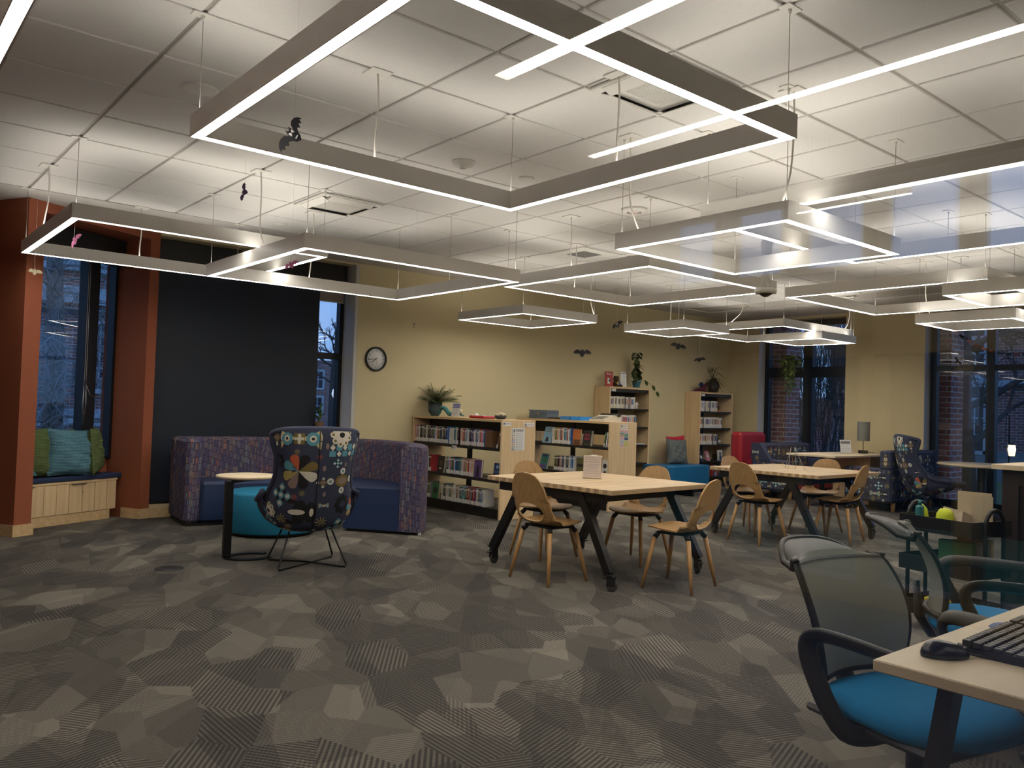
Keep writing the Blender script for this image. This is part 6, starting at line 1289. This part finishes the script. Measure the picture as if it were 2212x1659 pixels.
# ================================================================ OUTDOORS
GZ = -.45; BR = brick(); M_trim = plain('white_trim', (190, 196, 200), .7); M_bglass = plain('dark_glass', (40, 48, 60), .15, nz=.1)
M_lawn = plain('lawn_grass', (92, 116, 70), .95, nz=.5)
g = G(); g.box(-40, 90, 10.2, 90, GZ - .2, GZ).box(13.8, 90, -40, 10.2, GZ - .2, GZ).box(-40, -3.3, -40, 10.2, GZ - .2, GZ).box(5.95, 13.8, -40, .1, GZ - .2, GZ); tag(g.build('lawn', M_lawn), 'green winter lawn outside the windows', 'lawn', kind='stuff')
tag(G().box(14.6, 16.6, 0, 30, GZ, GZ + .02).build('path', plain('concrete_path', (120, 122, 124), .9)), 'pale concrete path outside the right window', 'path')
def facade(name, label, M, w_, h_, d_, wins, bands=(), roof=None, cat='building', arch=False):
    t = thing(name, label, cat, tuple(M.translation)); t.rotation_euler = M.to_euler()
    G().box(0, w_, 0, d_, 0, h_).build('wall', BR, t)
    for z0, z1, dp, mt in bands: G().box(-.1, w_ + .1, -dp, -.002, z0, z1).build('cornice', mt, t)
    for (x0, x1, z0, z1, nx, nz) in wins:
        f = G(); f.box(x0 - .12, x0, -.06, -.002, z0 - .1, z1 + .1).box(x1, x1 + .12, -.06, -.002, z0 - .1, z1 + .1).box(x0, x1, -.06, -.002, z1, z1 + .12).box(x0, x1, -.08, -.002, z0 - .12, z0)
        for i in range(1, nx): c = x0 + (x1 - x0) * i / nx; q = .05 if (nx == 4 and i == 2) else .02; f.box(c - q, c + q, -.04, -.003, z0, z1)
        for i in range(1, nz): c = z0 + (z1 - z0) * i / nz; f.box(x0, x1, -.035, -.003, c - .02, c + .02)
        if arch:
            cx_, r_ = (x0 + x1) / 2, (x1 - x0) / 2
            for k in range(14):
                a, b = PI * k / 14, PI * (k + 1) / 14; f.add([(cx_ + math.cos(q_) * rr, y, z1 + .5 + math.sin(q_) * rr * .55) for y in (-.06, -.002) for q_, rr in ((a, r_), (b, r_), (b, r_ + .14), (a, r_ + .14))], [(0, 1, 2, 3), (7, 6, 5, 4), (0, 4, 5, 1), (3, 2, 6, 7)])
            f.box(x0 - .12, x0, -.06, -.002, z1 + .12, z1 + .5).box(x1, x1 + .12, -.06, -.002, z1 + .12, z1 + .5)
            for k in (-1, 0, 1): f.tube([(cx_, -.03, z1 + .15), (cx_ + k * r_ * .62, -.03, z1 + .5 + r_ * .5 * (1 - abs(k) * .3))], .02, 4)
        w__ = f.build('window', M_trim, t); p = G().box(x0, x1, -.02, -.0025, z0, z1); 
        if arch: p.prism([(x0, z1 + .1)] + [((x0 + x1) / 2 - math.cos(PI * k / 12) * (x1 - x0) / 2, z1 + .5 + math.sin(PI * k / 12) * (x1 - x0) / 2 * .55) for k in range(13)] + [(x1, z1 + .1)], .0025, .02, M=FM((0, 0, 0), (1, 0, 0), (0, 0, 1)))
        p.build('pane', M_bglass, w__)
    return t
facade('brick_building', 'brick building with pale stone bands beyond the window seat', FM((-1.5, 24, GZ), (1, 0, 0), (0, 1, 0)), 9.3, 5.45, 8, [(6.65, 7.4, 1.9, 3.6, 2, 3), (2.6, 3.4, 1.9, 3.6, 2, 3)], [(4.15, 4.6, .12, M_trim), (5.0, 5.5, .25, M_trim), (3.85, 4.1, .05, M_bglass), (.9, 1.35, .05, M_trim)])
facade('brick_building', 'distant brick hall with white sash windows behind the narrow sky window', FM((18, 46, GZ), (1, 0, 0), (0, 1, 0)), 16, 4.3, 8, [(4.6, 5.2, 1.0, 2.0, 2, 2), (4.6, 5.2, 2.6, 3.6, 2, 2), (6.0, 6.6, 1.0, 2.0, 2, 2), (6.0, 6.6, 2.6, 3.6, 2, 2), (7.4, 8.0, 1.0, 2.0, 2, 2), (7.4, 8.0, 2.6, 3.6, 2, 2)])
RM = lambda x, y: FM((x, y, GZ), (0, -1, 0), (1, 0, 0))
facade('brick_building', 'brick college building with arched white windows beyond the right window', RM(27, 11.6), 2.95, 7.5, 8, [(.72, 1.75, .9, 2.4, 4, 3), (.72, 1.75, 3.5, 4.3, 4, 2)], [(0, .9, .06, plain('grey_stone', (140, 144, 144), .9)), (2.85, 3.05, .12, M_trim)], arch=True)
t = facade('white_building', 'pale rendered wing of the college building at the right edge of the right window', RM(27.5, 8.6), 6, 8, 8, []); t.children[0].data.materials[0] = plain('pale_render', (150, 164, 176), .8)
facade('brick_building', 'brick building with a dark flat roof behind the back window shrubs', RM(31, 17.05), 2.6, 4.9, 6, [(.4, .8, 2.9, 3.7, 2, 2)], [(4.5, 4.9, .3, M_bglass)])
facade('brick_building', 'long low brick building behind the back window shrubs', RM(33, 24), 12, 2.6, 6, [])
for y0, y1, lb in ((8.37, 8.9, 'brick pier of the library just outside the left side of the back window'), (5.46, 6.9, 'brick pier of the library just outside the left side of the right window')):
    tag(G().box(13.62, 14.1, y0, y1, GZ, 3.6).build('brick_pier', BR), lb, 'pier')
tag(G().box(13.62, 14.1, -.2, 12, 3.6, 4.0).build('stone_lintel', plain('grey_stone', (140, 144, 144), .9)), 'stone lintel above the outside of the right windows', 'lintel')
M_bark = plain('grey_bark', (82, 76, 72), .95, nz=.4); M_need = plain('blue_green_needles', (84, 104, 96), .9, nz=.4)
def branches(g, p, d, L_, r, lvl, rnd, up=.1, kids=4, spread=.7, tips=None):
    pts = [Vector(p)]; dd = Vector(d).normalized(); n = 4
    for i in range(n): dd = (dd + Vector((rnd.uniform(-.16, .16), rnd.uniform(-.16, .16), rnd.uniform(-.1, .1) + up * .3))).normalized(); pts.append(pts[-1] + dd * L_ / n)
    g.tube(pts, [r * (1 - .6 * i / n) for i in range(n + 1)], 5 if r > .01 else 3, cap=False)
    if tips is not None and lvl <= 1: tips.append((pts[-1], dd))
    if lvl > 0:
        for k in range(kids):
            f = rnd.uniform(.25, 1); i = min(int(f * n), n - 1); q = pts[i].lerp(pts[i + 1], f * n - i); a = rnd.uniform(0, 2 * PI); s_ = dd.orthogonal().normalized(); b = dd.cross(s_)
            branches(g, q, dd + (s_ * math.cos(a) + b * math.sin(a)) * spread + Vector((0, 0, up)), L_ * rnd.uniform(.45, .7), r * .5, lvl - 1, rnd, up, kids, spread, tips)
def tree(label, x, y, h_, r, seed, kids=5, lvl=4, spread=.75, up=.12, z=GZ, name='bare_tree', crown=.45, lean=(0, 0)):
    t = thing(name, label, 'tree', (x, y, z)); rnd = random.Random(seed); g = G(); tp = [(0, 0, 0)] + [(rnd.uniform(-.1, .1) + lean[0] * f, rnd.uniform(-.1, .1) + lean[1] * f, h_ * f) for f in (.3, .6, .8)] + [(lean[0], lean[1], h_)]
    g.tube(tp, [r, r * .8, r * .55, r * .35, r * .12], 8); g.build('trunk', M_bark, t); g = G()
    for k in range(12):
        f = crown + (1 - crown) * k / 12; a = k * 2.4; zz = h_ * f; branches(g, (lean[0] * f, lean[1] * f, zz), (math.cos(a), math.sin(a), .45), h_ * .42 * (1.15 - f), r * .35, lvl - 1, rnd, up, kids, spread)
    g.build('branches', M_bark, t); return t
tree('bare tree in the narrow sky window, its crown against the sky', 15.6, 30, 5.0, .14, 3, 4, 3)
tree('large bare tree beyond the right window with long low branches', 21, 8.05, 7, .28, 8, 5, 4, crown=.16, spread=.9, up=.06)
tree('bare tree rising over the upper panes of the right window', 23, 9.1, 7.5, .16, 14, 5, 4, crown=.45)
for k, (x, y, hh, sd) in enumerate(((16.9, 10.3, 4.6, 21), (17.2, 9.55, 4.3, 22), (17.6, 10.0, 4.8, 23), (17.0, 9.0, 4.2, 24))):
    t = thing('bare_shrub', ['tall bare shrub against the left pane of the back window', 'tall bare shrub behind the centre bar of the back window', 'tallest bare shrub set back behind the others in the back window', 'tall bare shrub in the right pane of the back window'][k], 'shrub', (x, y, GZ), 0, 'bare shrubs outside the back window'); rnd = random.Random(sd); g = G()
    for q in range(16): a = rnd.uniform(0, 6.3); branches(g, (math.cos(a) * .1, math.sin(a) * .1, 0), (math.cos(a) * .22, math.sin(a) * .22, 1), hh * rnd.uniform(.7, 1), .016, 2, rnd, .35, 5, .4)
    g.build('stems', M_bark, t)
# spruce outside the window seat
t = thing('spruce_tree', 'tall half-bare spruce with drooping twigs filling the window seat view', 'tree', (2.95, 16.0, GZ)); rnd = random.Random(17); sb = NT('scaly_bark'); mpb = sb.n('Mapping'); mpb.inputs['Scale'].default_value = (14, 14, 9); sb.l(sb.obj(), mpb.inputs[0]); nb = noise(sb, mpb.outputs[0], 1.5, 5, .8); sb.col(sb.ramp(nb, [(.35, (.05, .045, .04)), (.6, (.36, .34, .32))])); sb.bump(nb, .8, .03); sb.p.inputs['Roughness'].default_value = .95
_sp = sb.m; M_tw = plain('lichen_twig', (146, 146, 144), .95, nz=.4); g = G(); g.tube([(0, 0, 0), (.05, 0, 2), (-.04, 0, 4), (0, 0, 7)], [.19, .16, .13, .08], 14); g.build('trunk', _sp, t); g = G(); nd = G(); tips = []
for k in range(64):
    z = .2 + k * .09; a = k * 2.39996; L_ = 2.1 - z * .16; dd = V(math.cos(a), math.sin(a), .12 + rnd.uniform(-.15, .1)); branches(g, (0, 0, z), dd, L_, .030, 3, rnd, -.12, 5, .65, tips)
for p_, d in tips:
    if rnd.random() < .12:
        for q in range(6): e_ = V(rnd.uniform(-1, 1), rnd.uniform(-1, 1), rnd.uniform(-.7, .3)).normalized(); leaf(nd, p_ - d * .03 * q, d * .8 + e_ * .8, .10, .012, droop=.2, n=1)
g.build('branches', M_tw, t); nd.build('needles', M_need, t)
for k, (x, y, hh) in enumerate(((34, 13.2, 5.6), (33, 12.5, 4.8), (34, 11.9, 5.2))):
    t = thing('evergreen_tree', ['left distant evergreen in the right window', 'pointed distant evergreen between two others in the right window', 'right distant evergreen in the right window'][k], 'tree', (x, y - .9, GZ), 0, 'distant evergreens'); g = G(); rnd = random.Random(k)
    for q in range(700): f = rnd.random(); a = rnd.uniform(0, 6.3); r_ = (1 - f) * (1.1 if k != 1 else .5) * rnd.uniform(.5, 1); leaf(g, V(math.cos(a) * r_, math.sin(a) * r_, .8 + (hh - .8) * f), V(math.cos(a), math.sin(a), -.1), .3, .09, n=1)
    g.build('foliage', plain('dark_conifer', (40, 58, 44), .9, nz=.3), t); G().tube([(0, 0, 0), (0, 0, 1.2)], .12, 8).build('trunk', M_bark, t)
t = thing('street_lamp', 'white globe street lamp on a thin dark post in the narrow sky window', 'street lamp', (10.53, 20, GZ)); G().tube([(0, 0, 0), (0, 0, 1.84)], .035, 10).build('post', M_blk, t)
G().lathe([(.001, 1.84), (.10, 1.88), (.14, 1.98), (.11, 2.1), (.001, 2.14)], 20).build('globe', emit('globe_glass', (.8, .88, 1), .6), t)
t = thing('wall_lantern', 'lit warm lantern hanging on a dark post outside the right window', 'lantern', (18, 6.05, GZ)); G().tube([(0, .05, 0), (0, .05, 1.9), (0, .1, 1.95)], .015, 8).tube([(0, .105, 1.95), (0, .105, 1.36)], .006, 6).build('post', M_blk, t)
G().lathe([(.05, 1.12), (.075, 1.25), (.06, 1.34)], 12).build('lamp_glass', emit('lantern_glow', (1, .72, .38), 3), t); G().lathe([(.075, 1.341), (.02, 1.38), (.001, 1.385)], 12).build('cap', M_blk, t)

M_sky_screen = plain('sky_screen_dark', (34, 40, 34), .95, nz=.4); rnd = random.Random(40); g = G()  # dark leafy screen, added so the lower hall panes reflect less sky
hz = {}
def hp_(i, j): return hz.setdefault((i, j), rnd.uniform(-.12, .12))
g.grid(lambda u, v: (13.9 + hp_(round(u * 60), round(v * 14)), -14 + 13.6 * u, GZ + 4 * v + hp_(round(u * 60), round(v * 14) + 50) * v), 60, 14); g.box(14.1, 15, -14, -.4, GZ, 3.4)
tag(g.build('sky_screen', M_sky_screen), 'tall dark leafy screen added outside the hall windows to dim their reflections', 'sky_screen')
